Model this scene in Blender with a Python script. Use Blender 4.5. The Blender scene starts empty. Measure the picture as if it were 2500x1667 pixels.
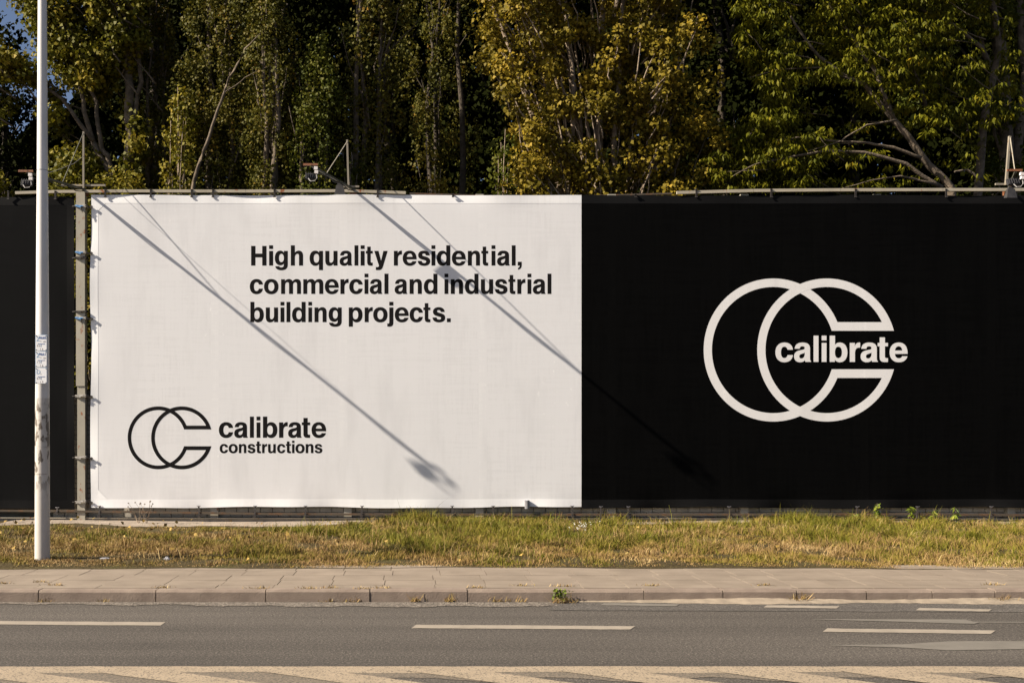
import bpy, math, random
import numpy as np
from mathutils import Vector, Matrix
from mathutils.geometry import tessellate_polygon

R = math.radians
SC = bpy.context.scene
COL = SC.collection
random.seed(7)
RNG = np.random.default_rng(11)

# ------------------------------------------------------------------ camera, sky, sun, exposure
F = 2500.0            # focal length in photo pixels (photo is 2500 wide -> 36 mm lens)
XC, YH = 1000.0, 1080.0   # principal column and horizon row
CAMZ = 1.62
YB = F / 130.0        # distance of the hoarding (19.23 m)
GZ = 0.12             # pavement / verge level above the road

def P(px, py, Y=YB):
    return Vector(((px - XC) / F * Y, Y, CAMZ + (YH - py) / F * Y))

def G(px, py, z=0.0):  # point on a level surface at height z
    Y = (CAMZ - z) * F / (py - YH)
    return Vector(((px - XC) / F * Y, Y, z))

cam_d = bpy.data.cameras.new('camera')
cam = bpy.data.objects.new('camera', cam_d)
COL.objects.link(cam)
cam.location = (0, 0, CAMZ)
cam.rotation_euler = (R(90), 0, 0)
cam_d.sensor_width = 36
cam_d.lens = 36 * F / 2500
cam_d.shift_x = (1250 - XC) / 2500
cam_d.shift_y = (YH - 833.5) / 2500
cam_d.clip_end = 2000
SC.camera = cam

ARM = 1.8
_tip = P(70, 437, YB - ARM)
_sh = P(1065, 1160, YB)
SUN = (_sh - _tip).normalized()
elev = math.asin(-SUN.z)
rot = math.atan2(-SUN.x, -SUN.y)

world = bpy.data.worlds.new('World')
SC.world = world
world.use_nodes = True
wn = world.node_tree
wn.nodes.clear()
sky = wn.nodes.new('ShaderNodeTexSky')
sky.sky_type = 'NISHITA'
sky.sun_disc = False
sky.sun_elevation = elev
sky.sun_rotation = rot
sky.air_density = 0.6
sky.dust_density = 1.6
sky.ozone_density = 0.4
bg = wn.nodes.new('ShaderNodeBackground')
bg.inputs['Strength'].default_value = 0.05
wo = wn.nodes.new('ShaderNodeOutputWorld')
wn.links.new(sky.outputs[0], bg.inputs['Color'])
wn.links.new(bg.outputs[0], wo.inputs['Surface'])

sun_d = bpy.data.lights.new('sun', 'SUN')
sun_d.energy = 5.0
sun_d.angle = R(0.5)
sun_d.color = (1.0, 0.885, 0.735)
sun = bpy.data.objects.new('sun', sun_d)
COL.objects.link(sun)
sun.rotation_euler = SUN.to_track_quat('-Z', 'Y').to_euler()

vs = SC.view_settings
vs.view_transform = 'Standard'
vs.look = 'None'
vs.exposure = 1.25
vs.gamma = 1.0
vs.use_curve_mapping = False
SC.render.film_transparent = False
SC.cycles.max_bounces = 6
SC.cycles.diffuse_bounces = 3
SC.cycles.use_denoising = True
SC.cycles.denoising_input_passes = 'RGB_ALBEDO_NORMAL'
SC.cycles.denoising_prefilter = 'ACCURATE'

# ------------------------------------------------------------------ materials
class NT:
    def __init__(s, name):
        s.m = bpy.data.materials.new(name)
        s.m.use_nodes = True
        s.t = s.m.node_tree
        s.b = s.t.nodes['Principled BSDF']
        s.pos = None
    def n(s, kind, **kw):
        nd = s.t.nodes.new(kind)
        for k, v in kw.items():
            if isinstance(v, tuple) and len(v) == 2 and hasattr(v[0], 'bl_idname') and False:
                pass
            setattr(nd, k, v)
        return nd
    def l(s, a, b):
        s.t.links.new(a, b)
    def P(s):
        if s.pos is None:
            s.pos = s.n('ShaderNodeNewGeometry').outputs['Position']
        return s.pos
    def scaled(s, sc):
        mp = s.n('ShaderNodeMapping')
        mp.inputs['Scale'].default_value = sc if isinstance(sc, (tuple, list)) else (sc, sc, sc)
        s.l(s.P(), mp.inputs['Vector'])
        return mp.outputs[0]
    def noise(s, scale, detail=4, rough=0.55, dist=0.0):
        nz = s.n('ShaderNodeTexNoise')
        nz.inputs['Scale'].default_value = 1.0
        nz.inputs['Detail'].default_value = detail
        nz.inputs['Roughness'].default_value = rough
        nz.inputs['Distortion'].default_value = dist
        s.l(s.scaled(scale), nz.inputs['Vector'])
        return nz.outputs['Fac']
    def ramp(s, fac, stops, interp='LINEAR'):
        r = s.n('ShaderNodeValToRGB')
        r.color_ramp.interpolation = interp
        el = r.color_ramp.elements
        while len(el) < len(stops):
            el.new(0.5)
        for e, (p, c) in zip(el, stops):
            e.position = p
            e.color = (c if len(c) == 4 else tuple(c) + (1,)) if not isinstance(c, (int, float)) else (c, c, c, 1)
        s.l(fac, r.inputs[0])
        return r.outputs[0]
    def mix(s, fac, a, b, mode='MIX'):
        m = s.n('ShaderNodeMix')
        m.data_type = 'RGBA'
        m.blend_type = mode
        for sock, v in ((m.inputs[0], fac), (m.inputs[6], a), (m.inputs[7], b)):
            if isinstance(v, (int, float)):
                sock.default_value = v
            elif isinstance(v, (tuple, list)):
                sock.default_value = tuple(v) + ((1,) if len(v) == 3 else ())
            else:
                s.l(v, sock)
        return m.outputs[2]
    def math(s, op, a, b=None, c=None):
        m = s.n('ShaderNodeMath')
        m.operation = op
        for i, v in enumerate((a, b, c)):
            if v is None: continue
            if isinstance(v, (int, float)):
                m.inputs[i].default_value = v
            else:
                s.l(v, m.inputs[i])
        return m.outputs[0]
    def bump(s, h, strength, dist):
        b = s.n('ShaderNodeBump')
        b.inputs['Strength'].default_value = strength
        b.inputs['Distance'].default_value = dist
        s.l(h, b.inputs['Height'])
        s.l(b.outputs[0], s.b.inputs['Normal'])
    def base(s, c):
        if isinstance(c, (tuple, list)):
            s.b.inputs['Base Color'].default_value = tuple(c) + (1,)
        else:
            s.l(c, s.b.inputs['Base Color'])
    def set(s, rough=0.7, metal=0.0, spec=0.3):
        s.b.inputs['Roughness'].default_value = rough
        s.b.inputs['Metallic'].default_value = metal
        s.b.inputs['Specular IOR Level'].default_value = spec

def plain(name, c, c2=None, scale=6, rough=0.7, metal=0.0, spec=0.3, bump=None):
    t = NT(name)
    if c2 is not None:
        t.base(t.ramp(t.noise(scale, 5), [(0.35, c), (0.68, c2)]))
    else:
        t.base(c)
    t.set(rough, metal, spec)
    if bump:
        t.bump(t.noise(bump[0], 4), bump[1], bump[2])
    return t.m

def leaf_mat(name, stops, rough=0.5, spec=0.25, trans=0.0):
    t = NT(name)
    a = t.n('ShaderNodeAttribute')
    a.attribute_name = 'tint'
    c = t.ramp(a.outputs['Fac'], stops)
    t.base(c)
    t.set(rough, 0, spec)
    if trans > 0:
        tr = t.n('ShaderNodeBsdfTranslucent')
        t.l(c, tr.inputs['Color'])
        mx = t.n('ShaderNodeMixShader')
        mx.inputs[0].default_value = trans
        out = t.t.nodes['Material Output']
        t.l(t.b.outputs[0], mx.inputs[1])
        t.l(tr.outputs[0], mx.inputs[2])
        t.l(mx.outputs[0], out.inputs['Surface'])
    return t.m

def rusty(name, paint, amount, rust=(0.16, 0.055, 0.02), scale=9, rough=0.55):
    t = NT(name)
    dirt = t.noise((scale * 0.4, scale * 0.4, scale * 0.2), 5)
    p = t.ramp(dirt, [(0.3, tuple(x * 0.78 for x in paint)), (0.7, paint)])
    n = t.noise((scale, scale, scale * 0.55), 6, 0.65)
    f = t.ramp(n, [(amount, 0.0), (amount + 0.06, 1.0)])
    r2 = t.ramp(t.noise(scale * 4, 4), [(0.3, rust), (0.7, tuple(min(1, x * 2.1) for x in rust))])
    t.base(t.mix(f, p, r2))
    t.set(rough, 0, 0.35)
    t.bump(n, 0.15, 0.004)
    return t.m

def banner_mat(name, base, strip, scuff, strips, amp=1.0, rough=0.6, spec=0.25):
    """woven mesh-vinyl: fine weave, faint paler strips over the posts behind, scuffs, creases"""
    t = NT(name)
    sep = t.n('ShaderNodeSeparateXYZ')
    t.l(t.P(), sep.inputs[0])
    x = sep.outputs[0]
    fac = None
    for sx, w in strips:
        d = t.math('ABSOLUTE', t.math('SUBTRACT', x, sx))
        f = t.n('ShaderNodeMapRange')
        f.interpolation_type = 'SMOOTHSTEP'
        f.inputs[1].default_value = w * 0.75
        f.inputs[2].default_value = w
        f.inputs[3].default_value = 1.0
        f.inputs[4].default_value = 0.0
        t.l(d, f.inputs[0])
        fac = f.outputs[0] if fac is None else t.math('MAXIMUM', fac, f.outputs[0])
    clouds = t.noise((0.5, 0.5, 0.35), 4)
    b1 = t.ramp(clouds, [(0.3, tuple(v * 0.965 for v in base)), (0.7, tuple(min(1, v * 1.03) for v in base))])
    if fac is not None:
        b1 = t.mix(t.math('MULTIPLY', fac, 1.0), b1, strip)
    thread = t.noise((20, 20, 1.0), 4, 0.75)
    thread2 = t.noise((1.0, 1.0, 20), 4, 0.75)
    th = t.math('ADD', thread, thread2)
    b1 = t.mix(t.ramp(th, [(0.90, 0.0), (1.15, 1.0)]), b1, tuple(min(1, v * 1.03 + 0.0005) for v in base))
    sc = t.math('MULTIPLY', t.ramp(t.noise((9, 9, 5), 6, 0.75), [(0.62, 0.0), (0.69, 1.0)]),
                t.ramp(t.noise((0.9, 0.9, 0.8), 3), [(0.5, 0.0), (0.62, 1.0)]))
    b1 = t.mix(t.math('MULTIPLY', sc, 0.75), b1, scuff)
    dk = t.ramp(t.noise((2.2, 2.2, 0.5), 5, 0.6), [(0.52, 0.0), (0.75, 0.8)])
    b1 = t.mix(dk, b1, tuple(v * 0.9 for v in base))
    t.base(b1)
    t.set(rough, 0, spec)
    weave = t.math('ADD', t.noise((160, 160, 12), 2), t.noise((12, 12, 160), 2))
    crease = t.noise((1.3, 1.3, 1.0), 4, 0.5, 0.6)
    h = t.math('ADD', t.math('MULTIPLY', weave, 0.004), t.math('MULTIPLY', crease, 0.11))
    t.bump(h, 0.35 * amp, 0.05)
    return t.m

MT = {}
XS = [P(px, 0).x for px in (524, 838, 1178, 1494, 1770, 2110, 2420)]
MT['white_banner'] = banner_mat('white_banner', (0.672, 0.674, 0.688), (0.715, 0.717, 0.728), (0.83, 0.83, 0.83), [(x, 0.085) for x in XS])
MT['white_hem'] = banner_mat('white_hem', (0.80, 0.805, 0.815), (0.80, 0.805, 0.815), (0.84, 0.84, 0.85), [], 1.4)
MT['black_banner'] = banner_mat('black_banner', (0.0017, 0.0017, 0.00175), (0.0026, 0.0026, 0.0026), (0.0045, 0.0045, 0.0045), [(x, 0.085) for x in XS], 1.6, 0.75, 0.025)
MT['black_hem'] = banner_mat('black_hem', (0.0065, 0.0065, 0.0068), (0.008, 0.008, 0.008), (0.01, 0.01, 0.01), [], 1.6, 0.7, 0.06)
MT['grey_banner'] = banner_mat('grey_banner', (0.0068, 0.0069, 0.0072), (0.009, 0.009, 0.009), (0.012, 0.012, 0.012), [], 1.2, 0.8, 0.03)
MT['ink'] = plain('ink', (0.009, 0.0085, 0.009), (0.012, 0.011, 0.0115), 3, 0.75, spec=0.05)
MT['print_white'] = banner_mat('print_white', (0.69, 0.68, 0.675), (0.75, 0.745, 0.74), (0.80, 0.79, 0.785), [(x, 0.085) for x in XS], 0.6)
MT['post'] = rusty('post_paint', (0.40, 0.37, 0.30), 0.60)
MT['rail'] = rusty('rail_paint', (0.40, 0.36, 0.28), 0.60, scale=6)
MT['mast'] = rusty('mast_steel', (0.26, 0.23, 0.18), 0.60, (0.11, 0.05, 0.02), 10)
MT['arm'] = rusty('arm_steel', (0.10, 0.10, 0.075), 0.66, scale=8)
MT['rust'] = rusty('rust', (0.24, 0.10, 0.045), 0.50, (0.07, 0.025, 0.012), 26)
MT['low_rail'] = rusty('low_rail', (0.09, 0.07, 0.05), 0.50, (0.07, 0.04, 0.022), 7)
MT['black_metal'] = plain('black_metal', (0.018, 0.018, 0.021), (0.03, 0.03, 0.034), 9, 0.5, spec=0.4)
MT['hood_metal'] = plain('hood_metal', (0.026, 0.025, 0.026), (0.042, 0.04, 0.041), 9, 0.5, spec=0.4)
MT['white_plastic'] = plain('white_plastic', (0.62, 0.58, 0.56), (0.70, 0.67, 0.66), 9, 0.5)
MT['cable'] = plain('cable', (0.30, 0.29, 0.28), rough=0.5)
MT['black_cable'] = plain('black_cable', (0.02, 0.02, 0.02), rough=0.5)
MT['strap_dark'] = plain('strap_dark', (0.025, 0.023, 0.022), (0.06, 0.05, 0.045), 30, 0.6)
MT['strap_blue'] = plain('strap_blue', (0.03, 0.17, 0.45), (0.22, 0.40, 0.62), 30, 0.5)
MT['strap_pale'] = plain('strap_pale', (0.45, 0.43, 0.40), (0.20, 0.18, 0.15), 30, 0.6)
MT['hook'] = plain('hook', (0.25, 0.24, 0.25), rough=0.4, metal=0.6)
MT['brick'] = plain('brick', (0.34, 0.31, 0.26), (0.48, 0.44, 0.37), 5, 0.9, bump=(60, 0.5, 0.004))
MT['mortar'] = plain('mortar', (0.10, 0.09, 0.075), (0.16, 0.15, 0.12), 12, 0.95)
MT['concrete'] = plain('concrete', (0.22, 0.20, 0.17), (0.34, 0.31, 0.26), 4, 0.9, bump=(40, 0.5, 0.005))
MT['pipe'] = plain('pipe', (0.13, 0.13, 0.14), (0.20, 0.20, 0.205), 12, 0.45)
MT['pole_top'] = plain('pole_top', (0.54, 0.52, 0.49), (0.66, 0.64, 0.62), (9, 9, 1.1), 0.38, spec=0.4)

def pole_low():
    t = NT('pole_galvanised')
    a = t.ramp(t.noise((3, 3, 0.7), 5), [(0.3, (0.40, 0.37, 0.33)), (0.7, (0.54, 0.51, 0.47))])
    sep = t.n('ShaderNodeSeparateXYZ'); t.l(t.P(), sep.inputs[0])
    z = sep.outputs[2]
    band = t.math('MULTIPLY', t.ramp(t.math('DIVIDE', z, 3.0), [(0.30, 0.0), (0.42, 1.0)]),
                  t.ramp(t.math('DIVIDE', z, 3.0), [(0.68, 1.0), (0.74, 0.0)]))
    st = t.ramp(t.noise((16, 16, 7), 4, 0.5), [(0.53, 0.0), (0.57, 1.0)])
    c = t.mix(t.math('MULTIPLY', t.math('MULTIPLY', st, band), 0.9), a, (0.10, 0.08, 0.06))
    ring = t.ramp(t.noise((2, 2, 40), 3, 0.6), [(0.62, 0.0), (0.66, 1.0)])
    c = t.mix(t.math('MULTIPLY', t.math('MULTIPLY', ring, band), 0.5), c, (0.16, 0.12, 0.09))
    t.base(c)
    t.set(0.5, 0.0, 0.4)
    t.bump(t.noise((20, 20, 8), 4), 0.1, 0.01)
    return t.m
MT['pole_low'] = pole_low()
MT['plate'] = plain('plate_enamel', (0.72, 0.74, 0.77), (0.78, 0.77, 0.76), 14, 0.35, spec=0.5)
MT['plate_frame'] = plain('plate_frame', (0.35, 0.46, 0.60), rough=0.45)
MT['plate_blue'] = plain('plate_blue', (0.05, 0.11, 0.30), rough=0.5)
MT['plate_pale'] = plain('plate_pale', (0.20, 0.35, 0.55), rough=0.5)
MT['plate_dark'] = plain('plate_dark', (0.10, 0.07, 0.09), rough=0.5)
MT['screw'] = plain('screw', (0.03, 0.03, 0.03), rough=0.4)

def asphalt(name, a, b, tone=(0.84, 1.14)):
    t = NT(name)
    grain = t.noise((62, 62, 62), 3, 0.8)
    c = t.ramp(grain, [(0.34, tuple(v * 0.35 for v in a)), (0.50, a), (0.60, b), (0.68, tuple(v * 2.6 for v in b))])
    big = t.ramp(t.noise((0.18, 0.7, 1), 4), [(0.3, tone[0]), (0.7, tone[1])])
    c = t.mix(1.0, c, big, 'MULTIPLY')
    lanes = t.ramp(t.noise((0.05, 2.2, 1), 3), [(0.35, 0.84), (0.65, 1.10)])
    c = t.mix(1.0, c, lanes, 'MULTIPLY')
    spots = t.ramp(t.noise((1.1, 3.0, 1), 6, 0.65), [(0.60, 1.0), (0.72, 0.80)])
    c = t.mix(1.0, c, spots, 'MULTIPLY')
    speck = t.ramp(t.noise((26, 26, 26), 3, 0.7), [(0.36, 0.80), (0.5, 1.0), (0.66, 1.22)])
    c = t.mix(1.0, c, speck, 'MULTIPLY')
    t.base(c)
    t.set(0.85, 0, 0.25)
    t.bump(grain, 0.5, 0.006)
    return t.m
MT['asphalt'] = asphalt('asphalt', (0.068, 0.060, 0.052), (0.108, 0.095, 0.080))
MT['asphalt_old'] = asphalt('asphalt_old', (0.080, 0.072, 0.064), (0.105, 0.094, 0.082))

def paint(name, c, worn):
    t = NT(name)
    g = t.noise((60, 60, 60), 4, 0.7)
    m = t.ramp(t.noise((5, 5, 5), 5, 0.6), [(0.3, tuple(v * 0.82 for v in c)), (0.65, c)])
    f = t.ramp(g, [(worn, 0.0), (worn + 0.08, 1.0)])
    t.base(t.mix(f, m, (0.085, 0.075, 0.062)))
    t.set(0.8, 0, 0.25)
    t.bump(g, 0.6, 0.006)
    return t.m
MT['paint'] = paint('road_paint', (0.27, 0.235, 0.19), 0.62)
MT['paint_near'] = paint('road_paint_near', (0.31, 0.25, 0.178), 0.53)
MT['paint_faded'] = paint('road_paint_faded', (0.185, 0.152, 0.115), 0.47)
MT['paint_dull'] = paint('road_paint_dull', (0.155, 0.142, 0.122), 0.72)
MT['paver'] = plain('paver', (0.175, 0.142, 0.109), (0.222, 0.182, 0.141), 2.2, 0.9, bump=(90, 0.5, 0.003))
MT['paver_b'] = plain('paver_b', (0.18, 0.146, 0.112), (0.226, 0.185, 0.144), 2.6, 0.9, bump=(90, 0.5, 0.003))
MT['kerb'] = plain('kerb_concrete', (0.165, 0.128, 0.102), (0.225, 0.178, 0.142), 5, 0.9, bump=(70, 0.9, 0.005))
MT['sand'] = plain('sand', (0.20, 0.165, 0.125), (0.29, 0.24, 0.18), 9, 0.95, bump=(70, 0.7, 0.008))

def gravel():
    t = NT('gutter_gravel')
    v = t.n('ShaderNodeTexVoronoi')
    v.inputs['Scale'].default_value = 1.0
    t.l(t.scaled(55), v.inputs['Vector'])
    c = t.ramp(v.outputs['Color'], [(0.1, (0.07, 0.062, 0.055)), (0.55, (0.14, 0.12, 0.10)), (0.95, (0.26, 0.23, 0.19))])
    t.base(c); t.set(0.9, 0, 0.2)
    t.bump(v.outputs['Distance'], 0.8, 0.012)
    return t.m
MT['gravel'] = gravel()
def soil():
    t = NT('verge_soil')
    c = t.ramp(t.noise((1.6, 1.6, 1.6), 6, 0.65), [(0.3, (0.055, 0.042, 0.022)), (0.55, (0.085, 0.066, 0.03)), (0.75, (0.07, 0.075, 0.022))])
    g = t.ramp(t.noise((30, 30, 30), 4, 0.7), [(0.3, 0.5), (0.7, 1.3)])
    t.base(t.mix(1.0, c, g, 'MULTIPLY')); t.set(0.95, 0, 0.1)
    t.bump(t.noise((25, 25, 25), 5, 0.7), 1.0, 0.04)
    return t.m
MT['soil'] = soil()
MT['earth'] = plain('earth', (0.035, 0.03, 0.02), (0.06, 0.05, 0.03), 1.5, 0.95)
MT['dirt'] = plain('dirt', (0.20, 0.165, 0.13), (0.30, 0.25, 0.20), 3, 0.95, bump=(30, 0.8, 0.02))
MT['bark'] = plain('bark', (0.07, 0.055, 0.038), (0.16, 0.125, 0.09), 9, 0.95, bump=(25, 0.9, 0.02))
MT['bark_pale'] = plain('bark_pale', (0.14, 0.105, 0.072), (0.32, 0.25, 0.18), 9, 0.95, bump=(25, 0.9, 0.02))
MT['bark_dark'] = plain('bark_dark', (0.03, 0.024, 0.017), (0.07, 0.055, 0.04), 9, 0.95, bump=(25, 0.9, 0.02))

LF = {
 'maple': leaf_mat('leaf_maple', [(0.0, (0.045, 0.050, 0.005)), (0.45, (0.110, 0.105, 0.008)), (0.8, (0.190, 0.150, 0.013)), (1.0, (0.28, 0.19, 0.020))], 0.6, 0.12, 0.22),
 'poplar': leaf_mat('leaf_poplar', [(0.0, (0.0276, 0.0320, 0.0051)), (0.5, (0.0657, 0.0640, 0.0077)), (0.85, (0.1071, 0.0880, 0.0102)), (1.0, (0.1728, 0.0960, 0.0128))], 0.6, 0.10, 0.22),
 'ivy': leaf_mat('leaf_green', [(0.0, (0.024, 0.034, 0.004)), (0.6, (0.060, 0.068, 0.006)), (1.0, (0.105, 0.092, 0.008))], 0.6, 0.10, 0.22),
 'gold': leaf_mat('leaf_gold', [(0.0, (0.055, 0.048, 0.006)), (0.4, (0.125, 0.098, 0.008)), (0.75, (0.21, 0.150, 0.013)), (1.0, (0.31, 0.20, 0.018))], 0.6, 0.12, 0.22),
 'elder': leaf_mat('leaf_elder', [(0.0, (0.0325, 0.0409, 0.0029)), (0.5, (0.0884, 0.0903, 0.0048)), (0.85, (0.1430, 0.1264, 0.0067)), (1.0, (0.2601, 0.1565, 0.0096))], 0.6, 0.10, 0.22),
 'dark': leaf_mat('leaf_dark', [(0.0, (0.0048, 0.0066, 0.0014)), (0.7, (0.0108, 0.0132, 0.0019)), (1.0, (0.0210, 0.0192, 0.0029))], 0.8, 0.02),  # near-black: shade of the wood behind is put into the leaf colour
}
MT['grass'] = leaf_mat('grass_blades', [(0.0, (0.0816, 0.0959, 0.0088)), (0.30, (0.1740, 0.1521, 0.0154)), (0.45, (0.2100, 0.1580, 0.0330)), (0.7, (0.2400, 0.1462, 0.0605)), (0.85, (0.3360, 0.2281, 0.0990)), (1.0, (0.5040, 0.3861, 0.1870))], 0.7, 0.15)
MT['matted'] = leaf_mat('matted_grass', [(0.0, (0.02, 0.022, 0.006)), (0.7, (0.05, 0.042, 0.015)), (1.0, (0.11, 0.09, 0.03))], 0.8, 0.1)
MT['litter_leaf'] = leaf_mat('fallen_leaf', [(0.0, (0.16, 0.10, 0.03)), (0.6, (0.30, 0.20, 0.05)), (1.0, (0.42, 0.32, 0.12))], 0.7, 0.15)
MT['weed'] = leaf_mat('weed_leaf', [(0.0, (0.045, 0.075, 0.008)), (0.6, (0.11, 0.14, 0.012)), (1.0, (0.20, 0.19, 0.02))], 0.5, 0.25)
MT['white_petal'] = plain('white_petal', (0.7, 0.7, 0.62), rough=0.7)
MT['plastic_litter'] = plain('plastic_litter', (0.20, 0.20, 0.22), (0.34, 0.34, 0.36), 20, 0.5)

# ------------------------------------------------------------------ mesh helpers
class MB:
    def __init__(s):
        s.v, s.f = [], []
    def add(s, vs, fs):
        o = len(s.v)
        s.v += [tuple(v) for v in vs]
        s.f += [tuple(i + o for i in f) for f in fs]
        return s
    def box(s, c, size, rot=None):
        hx, hy, hz = (d / 2 for d in size)
        c = Vector(c)
        pts = []
        for z in (-hz, hz):
            for x, y in ((-hx, -hy), (hx, -hy), (hx, hy), (-hx, hy)):
                p = Vector((x, y, z))
                if rot is not None: p = rot @ p
                pts.append(c + p)
        return s.add(pts, [(3, 2, 1, 0), (4, 5, 6, 7), (0, 1, 5, 4), (1, 2, 6, 5), (2, 3, 7, 6), (3, 0, 4, 7)])
    def beam(s, a, b, w, h, up=Vector((0, 0, 1))):
        a, b = Vector(a), Vector(b)
        d = b - a
        z = d.normalized()
        x = up.cross(z)
        if x.length < 1e-4: x = Vector((1, 0, 0))
        x.normalize()
        y = z.cross(x)
        rot = Matrix((x, y, z)).transposed()
        return s.box((a + b) / 2, (w, h, d.length), rot)
    def frustum(s, lo, hi):
        """lo, hi: 4 points each"""
        return s.add(list(lo) + list(hi), [(3, 2, 1, 0), (4, 5, 6, 7), (0, 1, 5, 4), (1, 2, 6, 5), (2, 3, 7, 6), (3, 0, 4, 7)])
    def tube(s, pts, radii, n=7, cap=True):
        pts = [Vector(p) for p in pts]
        if isinstance(radii, (int, float)): radii = [radii] * len(pts)
        rings = []
        o = len(s.v)
        ref = Vector((0.31, 0.2, 0.93)).normalized()
        for i, p in enumerate(pts):
            d = (pts[min(i + 1, len(pts) - 1)] - pts[max(i - 1, 0)]).normalized()
            x = d.cross(ref if abs(d.dot(ref)) < 0.97 else Vector((1, 0, 0))).normalized()
            y = d.cross(x)
            for k in range(n):
                a = 2 * math.pi * k / n
                s.v.append(tuple(p + (x * math.cos(a) + y * math.sin(a)) * radii[i]))
        for i in range(len(pts) - 1):
            for k in range(n):
                a = o + i * n + k; b = o + i * n + (k + 1) % n
                s.f.append((a, b, b + n, a + n))
        if cap:
            s.f.append(tuple(o + k for k in reversed(range(n))))
            s.f.append(tuple(o + (len(pts) - 1) * n + k for k in range(n)))
        return s
    def mesh(s, name, mat, smooth=False):
        me = bpy.data.meshes.new(name)
        me.from_pydata(s.v, [], s.f)
        if mat is not None: me.materials.append(mat)
        if smooth:
            me.polygons.foreach_set('use_smooth', [True] * len(me.polygons))
        me.update()
        return me
    def build(s, name, mat, parent=None, smooth=False):
        return link(name, s.mesh(name, mat, smooth), parent)

def link(name, data, parent=None):
    o = bpy.data.objects.new(name, data)
    COL.objects.link(o)
    if parent is not None:
        o.parent = parent
        o.matrix_parent_inverse = Matrix.Translation(-Vector(parent.location)) if parent.parent is None else Matrix.Translation(-Vector(parent.parent.location))
    return o

def tag(o, label=None, cat=None, group=None, kind=None):
    if label: o['label'] = label
    if cat: o['category'] = cat
    if group: o['group'] = group
    if kind: o['kind'] = kind
    return o

def thing(name, label, cat, loc, group=None):
    o = bpy.data.objects.new(name, None)
    o.empty_display_size = 0.2
    COL.objects.link(o)
    o.location = loc
    return tag(o, label, cat, group)

def struct(o):
    o['kind'] = 'structure'
    return o

def np_mesh(name, verts, quads, mat, tint=None, tri=False):
    """fast mesh from numpy arrays; quads (n,4) or tris (n,3)"""
    me = bpy.data.meshes.new(name)
    k = quads.shape[1]
    nf = len(quads)
    me.vertices.add(len(verts))
    me.vertices.foreach_set('co', np.ascontiguousarray(verts, dtype=np.float32).ravel())
    me.loops.add(nf * k)
    me.loops.foreach_set('vertex_index', np.ascontiguousarray(quads, dtype=np.int32).ravel())
    me.polygons.add(nf)
    me.polygons.foreach_set('loop_start', np.arange(0, nf * k, k, dtype=np.int32))
    if tint is not None:
        at = me.attributes.new('tint', 'FLOAT', 'POINT')
        at.data.foreach_set('value', np.ascontiguousarray(tint, dtype=np.float32))
    me.materials.append(mat)
    me.update(calc_edges=True)
    return me

# ------------------------------------------------------------------ ground, road, kerb, pavement
YK = (CAMZ - GZ) * F / (1440 - YH)      # kerb face distance 10.42
mb = MB()
mb.add([(-300, -300, -0.06), (300, -300, -0.06), (300, 500, -0.06), (-300, 500, -0.06)], [(0, 1, 2, 3)])
struct(mb.build('ground', MT['earth']))
mb = MB()
mb.add([(-80, -25, 0), (80, -25, 0), (80, YK, 0), (-80, YK, 0)], [(0, 1, 2, 3)])
road = struct(mb.build('road', MT['asphalt']))

def sheet(name, pts, mat, parent, z):
    """flat polygon from ordered px points of an upper edge and a lower edge, on the road"""
    m = MB()
    vs = [G(px, py, z) for px, py in pts]
    n = len(vs) // 2
    m.add(vs, [(i, i + 1, 2 * n - 2 - i, 2 * n - 1 - i) for i in range(n - 1)])
    m.f = [tuple(reversed(f)) for f in m.f]
    return m.build(name, mat, parent)

def strip_px(x0, x1, ya, yb, hpx, n=2, jit=0.0, slant=10):
    up = []; lo = []
    for i in range(n):
        t = i / (n - 1)
        x = x0 + (x1 - x0) * t
        y = ya + (yb - ya) * t
        s = slant * 0.5
        up.append((x + (s if x > XC - 9999 else 0), y - hpx / 2 + random.uniform(-jit, jit)))
        lo.append((x - s, y + hpx / 2 + random.uniform(-jit, jit)))
    return up + lo[::-1]

# old asphalt along the right-hand gutter, gravel along the left-hand one, blown sand
up = [(x, 1465) for x in range(1355, 3000, 60)]
lo = [(x - 12 + 0.02 * (x - 1355), 1489 + 0.004 * (x - 1355) + random.uniform(-0.7, 0.7)) for x in range(1355, 3000, 60)]
sheet('asphalt_patch', up + lo[::-1], MT['asphalt_old'], road, 0.004)
xs = list(range(-400, 1361, 16))
def gut(x):
    t = min(1, max(0, (x + 100) / 900))
    return 1471.5 + 8.5 * t + 1.6 * math.sin(x / 37) + random.uniform(-1.3, 1.3)
sheet('gutter_gravel', [(x, 1468.9) for x in xs] + [(x, gut(x)) for x in xs][::-1], MT['gravel'], road, 0.005)
m = MB()
xs = list(range(1360, 2900, 14))
rows = []
for x in xs:
    k = 0.75 + 0.25 * math.sin(x / 90) + random.uniform(-0.12, 0.12)
    gx = G(x, 1466).x
    kk = min(1, (x - 1350) / 250) * k
    rows.append([(gx, YK - 0.002, 0.006 + 0.035 * kk), (gx, YK - 0.05 * kk, 0.006 + 0.026 * kk), (gx, YK - 0.17 * kk - 0.01, 0.0062)])
vs = [p for r in rows for p in r]
fs = []
for i in range(len(rows) - 1):
    for j in range(2):
        a = i * 3 + j
        fs.append((a, a + 1, a + 4, a + 3))
m.add(vs, fs)
struct(m.build('gutter_sand', MT['sand'], smooth=True))

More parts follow.
